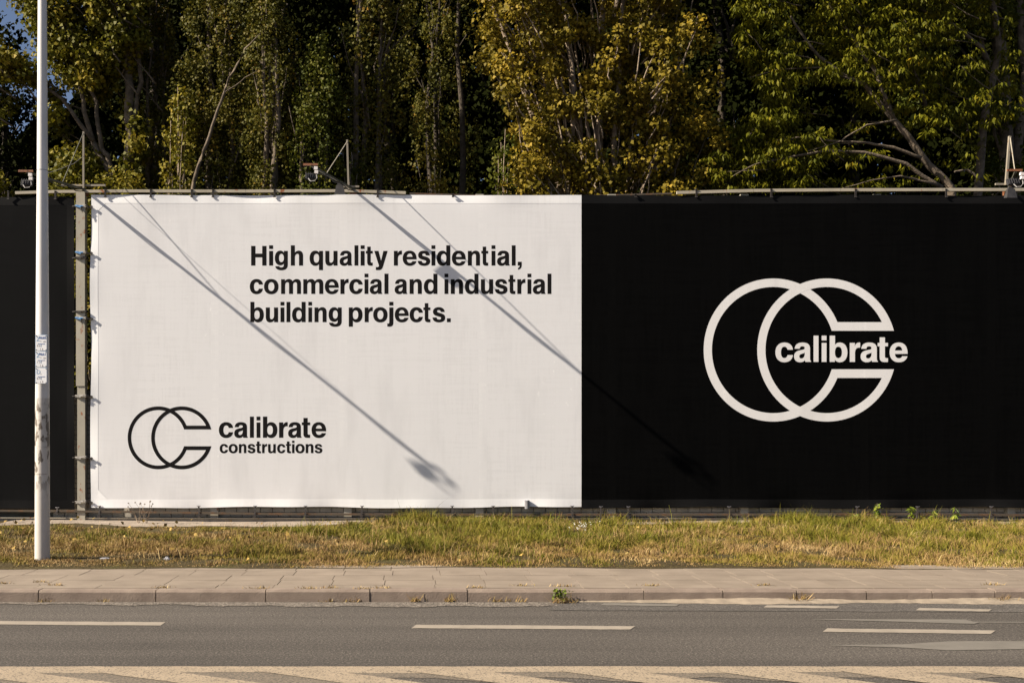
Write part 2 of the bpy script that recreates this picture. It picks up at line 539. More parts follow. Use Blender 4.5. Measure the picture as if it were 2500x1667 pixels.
# lane markings
for k, (x0, x1, ya, yb, h) in enumerate([(-640, 398, 1514, 1522, 8.5), (1010, 1545, 1528, 1531.5, 8.5), (2014, 2425, 1537, 1542, 8.5), (2960, 3330, 1549, 1554, 8.5)]):
    sheet('lane_dash', strip_px(x0, x1, ya, yb, h, 24, 0.35, 12), MT['paint'], road, 0.004)
for x0, x1, ya, yb in [(1470, 1655, 1473.5, 1476.5), (1868, 2046, 1479, 1481.5), (2240, 2418, 1486, 1489), (2600, 2780, 1492, 1495)]:
    sheet('edge_dash', strip_px(x0, x1, ya, yb, 5.5, 14, 0.4, 8), MT['paint_dull'] if x0 < 1800 else MT['paint'], road, 0.008)
sheet('turn_arrow', [(1985, 1510.6), (2180, 1510.6), (2356, 1511.0), (2376, 1516.2), (2378, 1516.4), (2620, 1517.4)] +
      [(2620, 1519.6), (2390, 1518.6), (2378, 1521.8), (2356, 1521.4), (2180, 1516), (1985, 1511.2)], MT['paint_dull'], road, 0.004)
sheet('turn_arrow', [(2028, 1573.6), (2200, 1571.8), (2316, 1564.2), (2420, 1563.6), (2640, 1564.5)] +
      [(2640, 1582), (2420, 1584.5), (2316, 1586.5), (2200, 1579.5), (2028, 1574.4)], MT['paint_dull'], road, 0.004)
xs = list(range(-900, 3900, 40))
sheet('edge_line', [(x, 1625.5 + random.uniform(-0.6, 0.6)) for x in xs] + [(x, 1640.5 + 1.5 * math.sin(x / 120)) for x in xs][::-1], MT['paint_near'], road, 0.004)
sheet('faded_paint', [(x, 1640.5 + 1.5 * math.sin(x / 120)) for x in xs] + [(x, (1672 if x < 900 else 1657) + 5 * math.sin(x / 58.0) + random.uniform(-1.5, 1.5)) for x in xs][::-1], MT['paint_faded'], road, 0.003)
for x0, w in [(-480, 190), (-115, 185), (250, 180), (660, 165), (1035, 160), (1395, 165), (1775, 150), (2085, 145), (2400, 140), (2710, 140)]:
    up = []; lo = []
    for i in range(12):
        t = i / 11
        y = 1636 + 140 * t
        sh = 190 * t * 6.0
        j_ = random.uniform(-7, 7)
        lo.append((x0 - 40 + sh * 0.92 + j_, y)); up.append((x0 + w - 20 + sh * 0.94 + random.uniform(-7, 7), y))
    sheet('hatch_stripe', up + lo[::-1], MT['paint_near'], road, 0.0065)

# kerb
kerb = struct(MB().add([(-70, YK + 0.02, -0.05), (70, YK + 0.02, -0.05), (70, YK + 0.15, -0.05), (-70, YK + 0.15, -0.05),
    (-70, YK + 0.02, 0.09), (70, YK + 0.02, 0.09), (70, YK + 0.15, 0.09), (-70, YK + 0.15, 0.09)],
    [(3, 2, 1, 0), (4, 5, 6, 7), (0, 1, 5, 4), (1, 2, 6, 5), (2, 3, 7, 6), (3, 0, 4, 7)]).build('kerb', MT['mortar']))
jx = [-845, -516, -202, 93, 379.5, 648, 902.7, 1141, 1363, 1572.6, 1765, 1945, 2116, 2276.7, 2430, 2580, 2730, 2880, 3030]
for i in range(len(jx) - 1):
    xa = (jx[i] - XC) / F * YK + 0.005
    xb = (jx[i + 1] - XC) / F * YK - 0.005
    dz = random.uniform(-0.006, 0.004); dy = random.uniform(-0.008, 0.004)
    ch = 0.022
    prof = [(YK + dy, -0.04), (YK + dy + 0.004, GZ + dz - ch), (YK + dy + ch, GZ + dz), (YK + 0.15, GZ + dz), (YK + 0.15, -0.04)]
    m = MB()
    n = 5
    m.add([(xa, y, z) for y, z in prof] + [(xb, y, z) for y, z in prof],
          [tuple(range(n)), tuple(reversed(range(n, 2 * n)))] + [(j, j + n, (j + 1) % n + n, (j + 1) % n) for j in range(n)])
    m.f = [tuple(reversed(f)) for f in m.f]
    m.build('kerbstone', MT['kerb'], kerb)

# pavement: bed + pavers
bed = MB()
bed.add([(-70, YK + 0.15, GZ - 0.006), (70, YK + 0.15, GZ - 0.006), (70, 12.6, GZ - 0.006), (-70, 12.6, GZ - 0.006)], [(0, 1, 2, 3)])
pavement = struct(bed.build('pavement', MT['sand']))
rowY = [YK + 0.155, 10.80, 11.18, 11.59, 12.02, 12.45]
def plen(px):
    return float(np.interp(px, [-300, 200, 1000, 1600, 2100, 2600], [155, 138, 118, 98, 82, 76])) 
for r in range(5):
    ya, yb = rowY[r], rowY[r + 1]
    ym = (ya + yb) / 2
    sc = F / ym
    px = -560 + (r * 53) % 118
    mid = 11.4
    while px < 3100:
        L = plen(px) * mid / ym
        xa = (px - XC) / sc; xb = (px + L - XC) / sc
        g = 0.0018
        dz = random.uniform(-0.0012, 0.0012)
        tilt = random.uniform(-0.0012, 0.0012)
        c = 0.002
        m = MB()
        m.frustum([(xa + g, ya + g, GZ - 0.05), (xb - g, ya + g, GZ - 0.05), (xb - g, yb - g, GZ - 0.05), (xa + g, yb - g, GZ - 0.05)],
                  [(xa + g + c, ya + g + c, GZ + dz - tilt), (xb - g - c, ya + g + c, GZ + dz + tilt), (xb - g - c, yb - g - c, GZ + dz + tilt), (xa + g + c, yb - g - c, GZ + dz - tilt)])
        m.build('paver', MT['paver'] if random.random() < 0.6 else MT['paver_b'], pavement)
        px += L

# verge soil sheet, bare dirt by the hoarding
def verge_z(x, y):
    return GZ + 0.012 + 0.025 * np.sin(x * 0.9 + 0.4 * y) * np.sin(y * 1.1)
def edge_y(x):
    return 12.22 + 0.05 * np.sin(x * 1.7) + 0.06 * np.sin(x * 0.63 + 1) + 0.03 * np.sin(x * 4.1)
nx, ny = 260, 40
X = np.linspace(-45, 45, nx)
V = []
for j in range(ny):
    t = j / (ny - 1)
    yy = edge_y(X) * (1 - t) + 19.75 * t
    zz = verge_z(X, yy)
    if j == 0: zz = np.full(nx, GZ + 0.003)
    V.append(np.stack([X, yy, zz], 1))
V = np.concatenate(V)
idx = np.arange(nx * ny).reshape(ny, nx)
Q = np.stack([idx[:-1, :-1], idx[:-1, 1:], idx[1:, 1:], idx[1:, :-1]], -1).reshape(-1, 4)
verge = struct(link('verge', np_mesh('verge', V, Q, MT['soil'])))
mb = MB()
mb.add([(-80, 19.74, GZ - 0.01), (80, 19.74, GZ - 0.01), (80, 90, GZ - 0.01), (-80, 90, GZ - 0.01)], [(0, 1, 2, 3)])
struct(mb.build('woodland_ground', MT['earth']))
# bare dirt patch: ragged strip
m = MB()
xs = np.arange(-7.4, 12.5, 0.12)
for i in range(len(xs) - 1):
    pass
rows = []
for x in xs:
    wdt = 0.9 * np.clip((1.5 - x) / 5, 0.22, 1) * (0.75 + 0.25 * math.sin(x * 2.3) + 0.12 * random.random())
    y1 = 19.5; y0 = y1 - 0.45 - wdt
    rows.append([(x, y0, float(verge_z(x, y0)) + 0.002), (x, (y0 + y1) / 2, float(verge_z(x, (y0 + y1) / 2)) + 0.02), (x, y1, float(verge_z(x, y1)) + 0.02)])
vs = [p for r in rows for p in r]; fs = []
for i in range(len(rows) - 1):
    for j in range(2):
        a = i * 3 + j
        fs.append((a, a + 3, a + 4, a + 1))
m.add(vs, fs)
struct(m.build('bare_dirt', MT['dirt'], smooth=True))

# ------------------------------------------------------------------ block wall behind the hoarding
wall = thing('block_wall', 'low grey block wall showing in the gap under the banners', 'wall', (0, 19.6, GZ))
xa, xb = P(-690, 0, 19.6).x, P(3100, 0, 19.6).x
MB().box(((xa + xb) / 2, 19.49, GZ + 1.24), (xb - xa, 0.10, 2.5)).build('wall_core', MT['mortar'], wall)
bw, bh = 0.225, 0.092
bm = MB().box((0, 0, 0), (bw - 0.012, 0.05, bh - 0.012)).mesh('brick', MT['brick'])
n = 0
for c in range(3):
    x = P(150, 0, 19.56).x + (c % 2) * bw / 2
    while x < P(2510, 0, 19.56).x:
        o = bpy.data.objects.new('brick', bm)
        COL.objects.link(o)
        o.parent = wall
        o.location = Vector((x, 19.425 + random.uniform(-0.006, 0.006), 0.205 + bh * (c + 0.5))) - wall.location
        o.rotation_euler = (0, random.uniform(-0.012, 0.012), random.uniform(-0.02, 0.02))
        x += bw
        n += 1
# everything above the visible courses
m = MB()
for c in range(3, 25):
    x = xa + (c % 2) * bw / 2
    while x < xb - bw:
        m.box((x + bw / 2, 19.425, 0.205 + bh * (c + 0.5)), (bw - 0.012, 0.05, bh - 0.012))
        x += bw
tag(m.build('upper_courses', MT['brick'], wall), kind='stuff')
m = MB()
m.box(((xa + xb) / 2, 19.37, 0.155), (xb - xa, 0.20, 0.09))
m.build('plinth', MT['concrete'], wall)

# ------------------------------------------------------------------ hoarding frame
frame = thing('steel_fence', 'beige painted steel fence with rust patches holding the banners', 'fence', (0, YB, GZ))
def rail_path(pts, Y):
    return [P(px, py, Y) for px, py in pts]
def rail(name, pts, Y, w, h, mat):
    m = MB()
    ps = rail_path(pts, Y)
    for a, b in zip(ps[:-1], ps[1:]):
        m.beam(a, b + (b - a).normalized() * 0.004, w, h, Vector((0, -1, 0)))
    return m.build(name, mat, frame)
rail('top_rail', [(38, 471.5), (135, 468.5), (300, 467), (600, 467.3), (850, 466.5), (990, 471.3)], YB + 0.0, 0.052, 0.05, MT['rail'])
rail('top_rail', [(1652, 471), (1838, 466), (2050, 464.3), (2300, 463.8), (3100, 463)], YB + 0.0, 0.055, 0.05, MT['rail'])
rail('top_rail', [(1000, 473), (1200, 479), (1430, 479), (1640, 473)], YB + 0.12, 0.03, 0.03, MT['low_rail'])
# lower angle rail
m = MB()
ps = [P(px, py, YB - 0.03) for px, py in [(-700, 1243), (160, 1247.5), (660, 1254.5), (1000, 1256), (1800, 1256), (2200, 1255), (3100, 1262)]]
for a, b in zip(ps[:-1], ps[1:]):
    m.beam(a, b, 0.032, 0.006, Vector((0, -1, 0)))
    m.beam(a + Vector((0, 0.03, 0.017)), b + Vector((0, 0.03, 0.017)), 0.006, 0.055, Vector((0, -1, 0)))
m.build('lower_rail', MT['low_rail'], frame)
m = MB()
ps = [P(px, py, YB + 0.02) for px, py in [(-700, 1261), (660, 1265), (1800, 1265.5), (3100, 1269)]]
for a, b in zip(ps[:-1], ps[1:]):
    m.beam(a, b, 0.02, 0.03, Vector((0, -1, 0)))
m.build('foot_rail', MT['rail'], frame)
# main post (left), spliced
pf = YB - 0.025
za = GZ; zs = P(0, 942, pf).z; zt = P(0, 470, pf).z
m = MB()
def hollow(x0, x1, z0, z1, y0, d):
    return MB().box(((x0 + x1) / 2, y0 + d / 2, (z0 + z1) / 2), (x1 - x0, d, z1 - z0))
hollow(P(188, 0, pf).x, P(207, 0, pf).x, za, zs + 0.01, pf + 0.014, 0.13).build('post', MT['post'], frame)
upper = hollow(P(185.5, 0, pf).x, P(207, 0, pf).x, zs, zt, pf, 0.15).build('post', MT['post'], frame)
for (bx, by) in [(193, 860), (203, 860), (193, 927), (203, 927)]:
    p = P(bx, by, pf)
    MB().tube([p + Vector((0, 0.002, 0)), p + Vector((0, -0.014, 0))], 0.013, 6).build('bolt', MT['hook'], upper)
for i, px in enumerate((-690, -405, 523, 849, 1171, 1494, 1818, 2142, 2470, 2795, 3095)):
    hollow(P(px - 9.5, 0, YB + 0.05).x, P(px + 9.5, 0, YB + 0.05).x, GZ, P(0, 470, YB).z - 0.02, YB + 0.05, 0.12).build('post', MT['post'], frame)
p = P(-125, 0); hollow(p.x - 0.08, p.x + 0.08, GZ, P(0, 470, YB).z - 0.02, YB + 0.05, 0.12).build('post', MT['post'], frame)

# ------------------------------------------------------------------ banners
TOPTIES = [257, 368, 468, 670, 922, 1106]
def make_banner(name, label, px0, px1, ytop, ybot, mat, hem_mat, seed, left_free, right_free, yoff=0.0, hems='LTB', rip=1.0):
    rg = np.random.default_rng(seed)
    x0, x1 = P(px0, 0).x, P(px1, 0).x
    zt, zb = P(0, ytop).z, P(0, ybot).z
    ph = rg.uniform(0, 6.28, 12)
    def shape(x, z):
        """returns displaced X, Y, Z"""
        x = np.asarray(x, float); z = np.asarray(z, float)
        t = (z - zb) / (zt - zb)
        eb = np.exp(-np.abs(z - zb) / 0.16); et = np.exp(-np.abs(zt - z) / 0.14)
        dy = 0.0012 * np.sin(x * 1.1 + ph[0]) * np.sin(z * 0.9 + ph[1])
        dy = dy + rip * eb * (0.013 * np.sin(x * 2.4 + ph[2]) + 0.008 * np.sin(x * 5.3 + ph[3]))
        dy = dy + et * (0.012 * np.sin(x * 1.9 + ph[4]) + 0.007 * np.sin(x * 4.7 + ph[5]))
        if left_free:
            el = np.exp(-np.abs(x - x0) / 0.12)
            dy = dy + el * 0.012 * np.sin(z * 3.1 + ph[6])
            x = x + el * 0.02 * np.sin(z * 2.2 + ph[7]) * 0.6
        if right_free:
            er = np.exp(-np.abs(x - x1) / 0.12)
            dy = dy + er * 0.016 * np.sin(z * 2.3 + ph[6])
        z = z + eb * (0.013 * np.sin(x * 1.3 + ph[8]) + 0.006 * np.sin(x * 3.7 + ph[9])) + et * (0.007 * np.sin(x * 1.2 + ph[10]))
        return np.stack([x, YB + yoff + dy, z], -1)
    def patch(nm, ax, bx, az, bz, off, material, parent, step=0.06, skew=None):
        nx = max(2, int((bx - ax) / step) + 1); nz = max(2, int((bz - az) / step) + 1)
        gx, gz = np.meshgrid(np.linspace(ax, bx, nx), np.linspace(az, bz, nz))
        if nm == 'banner':
            k = np.linspace(0, 1, nz); k = 0.5 - 0.5 * np.cos(np.pi * k); gz = (az + (bz - az) * k)[:, None].repeat(nx, 1)
        V = shape(gx, gz); V[..., 1] -= off
        if skew is not None:
            V = skew(V, gx, gz)
        idx = np.arange(nx * nz).reshape(nz, nx)
        Q = np.stack([idx[:-1, :-1], idx[:-1, 1:], idx[1:, 1:], idx[1:, :-1]], -1).reshape(-1, 4)
        me = np_mesh(nm, V.reshape(-1, 3), Q, material)
        me.polygons.foreach_set('use_smooth', [True] * len(me.polygons))
        return link(nm, me, parent)
    root = patch(name, x0, x1, zb, zt, 0.0, mat, None, 0.07)
    tag(root, label, 'banner')
    w = 0.155
    e = 0.0018
    if 'T' in hems: patch('hem', x0, x1, zt - w, zt - 0.001, e, hem_mat, root)
    if 'B' in hems: patch('hem', x0, x1, zb + 0.001, zb + w, e, hem_mat, root)
    if 'L' in hems: patch('hem', x0 + 0.001, x0 + w * 0.9, zb + w, zt - w, e, hem_mat, root)
    if 'R' in hems: patch('hem', x1 - w * 0.9, x1 - 0.001, zb + w, zt - w, e, hem_mat, root)
    return root, shape, (x0, x1, zb, zt)

wb, wshape, (wx0, wx1, wzb, wzt) = make_banner('hoarding_banner', 'white mesh banner with black slogan and linked ring logo', 221.5, 1419.6, 476.5, 1238, MT['white_banner'], MT['white_hem'], 3, True, False)
kb, kshape, (kx0, kx1, kzb, kzt) = make_banner('hoarding_banner', 'black mesh banner with large white linked ring logo', 1420, 3100, 477, 1239, MT['black_banner'], MT['black_hem'], 5, False, False, 0.0, 'TB', 2.2)
lb, lshape, (lx0, lx1, lzb, lzt) = make_banner('hoarding_banner', 'plain charcoal banner behind the tall pale metal pole', -700, 181, 481, 1241, MT['grey_banner'], MT['black_hem'], 9, False, True, 0.012, 'TBR')

# reinforced corner patches of the white banner
def corner(root, shape, x, z, sx, sz, s, mat):
    m = MB()
    pts = [(x + sx * 0.135, z + sz * 0.155), (x + sx * (0.135 + s), z + sz * 0.155), (x + sx * 0.135, z + sz * (0.155 + s))]
    V = shape(np.array([p[0] for p in pts]), np.array([p[1] for p in pts]))
    V[:, 1] -= 0.0024
    f = (0, 1, 2) if sx * sz > 0 else (0, 2, 1)
    m.add([tuple(v) for v in V], [f])
    m.build('corner_patch', mat, root)
corner(wb, wshape, wx0, wzb, 1, 1, 0.18, MT['white_hem'])
corner(wb, wshape, wx0, wzt, 1, -1, 0.14, MT['white_hem'])

# --- lettering -----------------------------------------------------------------
GL = {
'o': "E 0 -2 96 102 ; E 28 20 68 80",
'n': "M 0 0 L 27 0 L 27 55 C 27 71 34 80 43 80 C 51 80 54 75 54 63 L 54 0 L 81 0 L 81 66 C 81 90 70 102 53 102 C 42 102 32 97 26 87 L 26 100 L 0 100",
'h': "M 0 0 L 27 0 L 27 55 C 27 71 34 80 43 80 C 51 80 54 75 54 63 L 54 0 L 81 0 L 81 66 C 81 90 70 102 53 102 C 42 102 33 97 27 88 L 27 138 L 0 138",
'u': "M 81 100 L 54 100 L 54 45 C 54 29 47 20 38 20 C 30 20 27 25 27 37 L 27 100 L 0 100 L 0 34 C 0 10 11 -2 28 -2 C 39 -2 49 3 55 13 L 55 0 L 81 0",
'm': "M 0 0 L 27 0 L 27 57 C 27 72 33 80 42 80 C 50 80 53.5 75 53.5 63 L 53.5 0 L 80.5 0 L 80.5 57 C 80.5 72 86 80 95 80 C 103 80 107 75 107 63 L 107 0 L 134 0 L 134 68 C 134 91 123 102 106 102 C 95 102 85 97 78 86 C 73 97 64 102 53 102 C 42 102 32 97 26 87 L 26 100 L 0 100",
'i': "M 0 0 L 27 0 L 27 100 L 0 100 ; M 0 113 L 27 113 L 27 138 L 0 138",
'l': "M 0 0 L 27 0 L 27 138 L 0 138",
'j': "M 13 100 L 40 100 L 40 -5 C 40 -23 31 -31 14 -31 C 8 -31 3 -30 0 -29 L 0 -8 C 2 -9 5 -9 7 -9 C 12 -9 13 -6 13 -1 ; M 13 113 L 40 113 L 40 138 L 13 138",
'r': "M 0 0 L 27 0 L 27 46 C 27 65 34 75 48 75 C 50 75 52 75 54 74.5 L 54 101 C 53 102 51 102 49 102 C 38 102 30 95 26 82 L 26 100 L 0 100",
't': "M 10 129 L 36 129 L 36 100 L 51 100 L 51 82 L 36 82 L 36 30 C 36 22 39 20 46 20 L 51 20 L 51 0 C 48 -1 42 -1 37 -1 C 18 -1 10 6 10 24 L 10 82 L 0 82 L 0 100 L 10 100",
'e': "M 92 42 L 27 42 C 28 28 35 19 48 19 C 56 19 62 23 64 30 L 91 30 C 87 10 70 -2 47 -2 C 18 -2 0 18 0 50 C 0 82 18 102 47 102 C 76 102 93 80 92 42 ; M 65 60 C 63 74 57 82 46 82 C 36 82 29 74 27.5 60",
'c': "M 88 64 L 61 64 C 59 75 53 80 45 80 C 34 80 28 69 28 50 C 28 31 34 20 45 20 C 53 20 59 26 61 36 L 88 36 C 85 12 69 -2 45 -2 C 18 -2 0 18 0 50 C 0 82 18 102 45 102 C 69 102 86 88 88 64",
'a': "M 3 69 L 28 69 C 29 78 33 82 41 82 C 49 82 53 79 53 73 C 53 66 47 65 34 62 C 12 58 0 49 0 28 C 0 10 12 -2 30 -2 C 41 -2 49 2 54 9 C 55 5 55 3 56 0 L 84 0 L 84 4 C 80 6 79 11 79 20 L 79 70 C 79 92 66 102 42 102 C 18 102 5 91 3 69 ; M 53 50 L 53 42 C 53 27 46 18 36 18 C 30 18 26 22 26 29 C 26 37 31 40 40 43 C 46 45 50 46 53 50",
's': "M 0 32 L 27 32 C 28 22 34 18 43 18 C 51 18 56 21 56 27 C 56 34 50 35 37 39 C 13 45 3 53 3 71 C 3 90 18 102 41 102 C 64 102 78 91 80 69 L 54 69 C 53 78 48 82 41 82 C 34 82 30 79 30 74 C 30 67 37 66 50 62 C 73 56 83 48 83 30 C 83 10 67 -2 43 -2 C 17 -2 1 10 0 32",
'd': "M 90 138 L 63 138 L 63 89 C 58 97 50 102 39 102 C 15 102 0 81 0 50 C 0 19 15 -2 39 -2 C 50 -2 59 3 64 12 L 64 0 L 90 0 ; M 63.5 50 C 63.5 70 57 80 46 80 C 34 80 28 69 28 50 C 28 31 34 20 46 20 C 57 20 63.5 30 63.5 50",
'b': "M 0 138 L 27 138 L 27 89 C 32 97 40 102 51 102 C 75 102 90 81 90 50 C 90 19 75 -2 51 -2 C 40 -2 31 3 26 12 L 26 0 L 0 0 ; M 26.5 50 C 26.5 70 33 80 44 80 C 56 80 62 69 62 50 C 62 31 56 20 44 20 C 33 20 26.5 30 26.5 50",
'q': "M 90 -31 L 63 -31 L 63 11 C 58 3 50 -2 39 -2 C 15 -2 0 19 0 50 C 0 81 15 102 39 102 C 50 102 59 97 64 88 L 64 100 L 90 100 ; M 63.5 50 C 63.5 70 57 80 46 80 C 34 80 28 69 28 50 C 28 31 34 20 46 20 C 57 20 63.5 30 63.5 50",
'p': "M 0 -31 L 27 -31 L 27 11 C 32 3 40 -2 51 -2 C 75 -2 90 19 90 50 C 90 81 75 102 51 102 C 40 102 31 97 26 88 L 26 100 L 0 100 ; M 26.5 50 C 26.5 70 33 80 44 80 C 56 80 62 69 62 50 C 62 31 56 20 44 20 C 33 20 26.5 30 26.5 50",
'g': "M 87 100 L 61 100 L 61 88 C 56 97 48 102 37 102 C 14 102 0 81 0 51 C 0 21 14 2 37 2 C 47 2 55 6 60 14 L 60 4 C 60 -7 54 -12 44 -12 C 36 -12 31 -9 30 -4 L 3 -4 C 5 -22 20 -32 44 -32 C 72 -32 87 -19 87 6 ; M 60.5 52 C 60.5 70 54 80 44 80 C 33 80 28 70 28 52 C 28 34 33 24 44 24 C 54 24 60.5 34 60.5 52",
'y': "M 0 100 L 29 100 L 46 33 L 62 100 L 91 100 L 60 -4 C 54 -24 46 -31 29 -31 C 22 -31 16 -31 11 -30 L 11 -9 C 14 -9.5 17 -10 20 -10 C 27 -10 31 -7 32 -1",
'H': "M 0 0 L 29 0 L 29 56 L 74 56 L 74 0 L 103 0 L 103 134 L 74 134 L 74 82 L 29 82 L 29 134 L 0 134",
',': "M 0 26 L 27 26 L 27 4 C 27 -14 19 -25 2 -28 L 2 -15 C 9 -13 13 -8 13 0 L 0 0",
'.': "M 0 0 L 27 0 L 27 26 L 0 26",
}
def contours(ch):
    out = []
    for part in GL[ch].split(';'):
        tk = part.split()
        pts = []; i = 0
        while i < len(tk):
            c = tk[i]
            if c in 'ML':
                pts.append((float(tk[i + 1]), float(tk[i + 2]))); i += 3
            elif c == 'C':
                a = pts[-1]; v = [float(t) for t in tk[i + 1:i + 7]]
                for k in range(1, 9):
                    t = k / 8; u = 1 - t
                    pts.append(tuple(u**3 * a[j] + 3 * u * u * t * v[j] + 3 * u * t * t * v[2 + j] + t**3 * v[4 + j] for j in (0, 1)))
                i += 7
            elif c == 'E':
                x0, y0, x1, y1 = (float(t) for t in tk[i + 1:i + 5])
                for k in range(36):
                    a = 2 * math.pi * k / 36
                    ca, sa = math.cos(a), math.sin(a)
                    q = 2 / 2.2
                    pts.append(((x0 + x1) / 2 + (x1 - x0) / 2 * math.copysign(abs(ca)**q, ca), (y0 + y1) / 2 + (y1 - y0) / 2 * math.copysign(abs(sa)**q, sa)))
                i += 5
        cl = []
        for p in pts:
            if not cl or (abs(p[0] - cl[-1][0]) + abs(p[1] - cl[-1][1])) > 1e-6: cl.append(p)
        if len(cl) > 1 and abs(cl[0][0] - cl[-1][0]) + abs(cl[0][1] - cl[-1][1]) < 1e-6: cl.pop()
        out.append(cl)
    return out
def orient(vs, fs):
    out = []
    for a, b, c in fs:
        A, B, C = vs[a], vs[b], vs[c]
        cr = (B[0] - A[0]) * (C[2] - A[2]) - (B[2] - A[2]) * (C[0] - A[0])
        out.append((a, b, c) if cr > 0 else (a, c, b))
    return out
def put_poly(name, polys_px, shape, off, mat, parent):
    """polys_px: list of groups of contours in photo px on the banner plane"""
    m = MB()
    for grp in polys_px:
        flat = [p for c in grp for p in c]
        tris = tessellate_polygon([[Vector((x, y, 0)) for x, y in c] for c in grp])
        w = [P(x, y) for x, y in flat]
        V = shape(np.array([p.x for p in w]), np.array([p.z for p in w]))
        V[:, 1] -= off
        vs = [tuple(v) for v in V]
        m.add(vs, orient(vs, tris))
    return m.build(name, mat, parent)
def put_letter(ch, x0, x1, base, xh, shape, off, mat, parent):
    cs = contours(ch)
    bx0 = min(p[0] for c in cs for p in c); bx1 = max(p[0] for c in cs for p in c)
    k = (x1 - x0) / (bx1 - bx0)
    cv = [[(x0 + (x - bx0) * k, base - y * xh / 100) for x, y in c] for c in cs]
    groups = [[c] for c in cv] if ch in 'ij' else [cv]
    put_poly('letter', groups, shape, off, mat, parent)
def put_text(text, boxes, ox, oy, k, base, xh, shape, off, mat, parent):
    for ch, (a, b) in zip(text.replace(' ', ''), boxes):
        put_letter(ch, ox + a * k, ox + b * k, oy + base * k, xh * k, shape, off, mat, parent)

k = 860 / 2352
put_text('High quality residential,', [(145,248),(265,292),(303,390),(410,492),(535,625),(640,722),(736,820),(835,861),(876,903),(911,957),(967,1057),(1098,1152),(1157,1250),(1257,1341),(1349,1375),(1384,1475),(1485,1578),(1592,1673),(1682,1728),(1750,1776),(1787,1872),(1885,1911),(1925,1952)],
         560, 560, k, 242, 98, wshape, 0.0011, MT['ink'], wb)
put_text('commercial and industrial', [(136,224),(231,328),(345,478),(493,627),(637,730),(741,796),(800,890),(902,928),(937,1021),(1035,1062),(1103,1188),(1203,1285),(1298,1389),(1436,1462),(1478,1560),(1572,1663),(1679,1761),(1772,1857),(1862,1909),(1922,1976),(1990,2016),(2026,2111),(2124,2150)],
         560, 560, k, 431, 98, wshape, 0.0011, MT['ink'], wb)
put_text('building projects.', [(140,230),(243,325),(341,367),(381,407),(418,509),(527,552),(568,649),(662,750),(797,889),(903,957),(960,1056),(1054,1095),(1104,1197),(1203,1292),(1295,1342),(1356,1441),(1452,1478)],
         560, 560, k, 619, 98, wshape, 0.0011, MT['ink'], wb)
k = 560 / 2352
put_text('calibrate', [(1068,1214),(1225,1365),(1386,1427),(1454,1494),(1520,1668),(1685,1774),(1778,1917),(1918,2004),(2018,2168)], 280, 960, k, 454, 157, wshape, 0.0011, MT['ink'], wb)
put_text('constructions', [(1076,1162),(1168,1262),(1273,1350),(1362,1443),(1448,1500),(1511,1563),(1572,1652),(1665,1750),(1755,1808),(1818,1844),(1853,1948),(1958,2038),(2049,2130)], 280, 960, k, 612, 93, wshape, 0.0011, MT['ink'], wb)
k2 = 580 / 2165
put_text('calibrate', [(795,955),(965,1120),(1143,1188),(1217,1261),(1290,1452),(1473,1568),(1572,1729),(1727,1821),(1836,2000)], 1680, 640, k2, 908, 173, kshape, 0.0011, MT['print_white'], kb)

def logo(ox, oy, k, cx1, cx2, cy, Ro, Ri, hx, dlo, dhi, shape, mat, parent):
    def ring(cx, inner_d, outer_d, off):
        ai = math.asin(inner_d / Ri); ao = math.asin(outer_d / Ro)
        m = MB(); N = 90; w = []
        for i in range(N + 1):
            t = i / N
            for rr, a0 in ((Ri, ai), (Ro, ao)):
                a = a0 + (2 * math.pi - 2 * a0) * t
                w.append(P(ox + (cx + rr * hx * math.cos(a)) * k, oy + (cy - rr * math.sin(a)) * k))
        V = shape(np.array([p.x for p in w]), np.array([p.z for p in w])); V[:, 1] -= off
        m.add([tuple(v) for v in V], [(2 * i, 2 * i + 1, 2 * i + 3, 2 * i + 2) for i in range(N)])
        m.build('logo_ring', mat, parent)
    ring(cx1, dlo, dhi, 0.0010)
    ring(cx2, dhi, dlo, 0.0016)
    for s in (-1, 1):
        e = lambda r, d: hx * math.sqrt(r * r - d * d)
        q = [(cx1 + e(Ri, dlo), cy + s * dlo), (cx2 + e(Ro, dlo), cy + s * dlo), (cx2 + e(Ri, dhi), cy + s * dhi), (cx1 + e(Ro, dhi), cy + s * dhi)]
        put_poly('logo_bar', [[[(ox + x * k, oy + y * k) for x, y in q]]], shape, 0.0013, mat, parent)
logo(1680, 640, k2, 776, 1264, 800, 651, 574, 0.975, 175, 254, kshape, MT['print_white'], kb)
logo(280, 960, k, 447, 688, 455, 322, 284, 0.975, 86, 125, wshape, MT['ink'], wb)

# grey pipe sleeve pushed over the white banner's hem
pp = P(1287, 1221, YB - 0.05)
m = MB().tube([pp, pp + Vector((0, 0, -0.155))], 0.047, 18, False).tube([pp + Vector((0, 0, -0.004)), pp + Vector((0, 0, -0.0045))], 0.0465, 18)
sl = m.build('pipe_sleeve', MT['pipe'], None, True)
tag(sl, 'short grey plastic pipe sleeve on the white banner\'s lower hem', 'pipe')

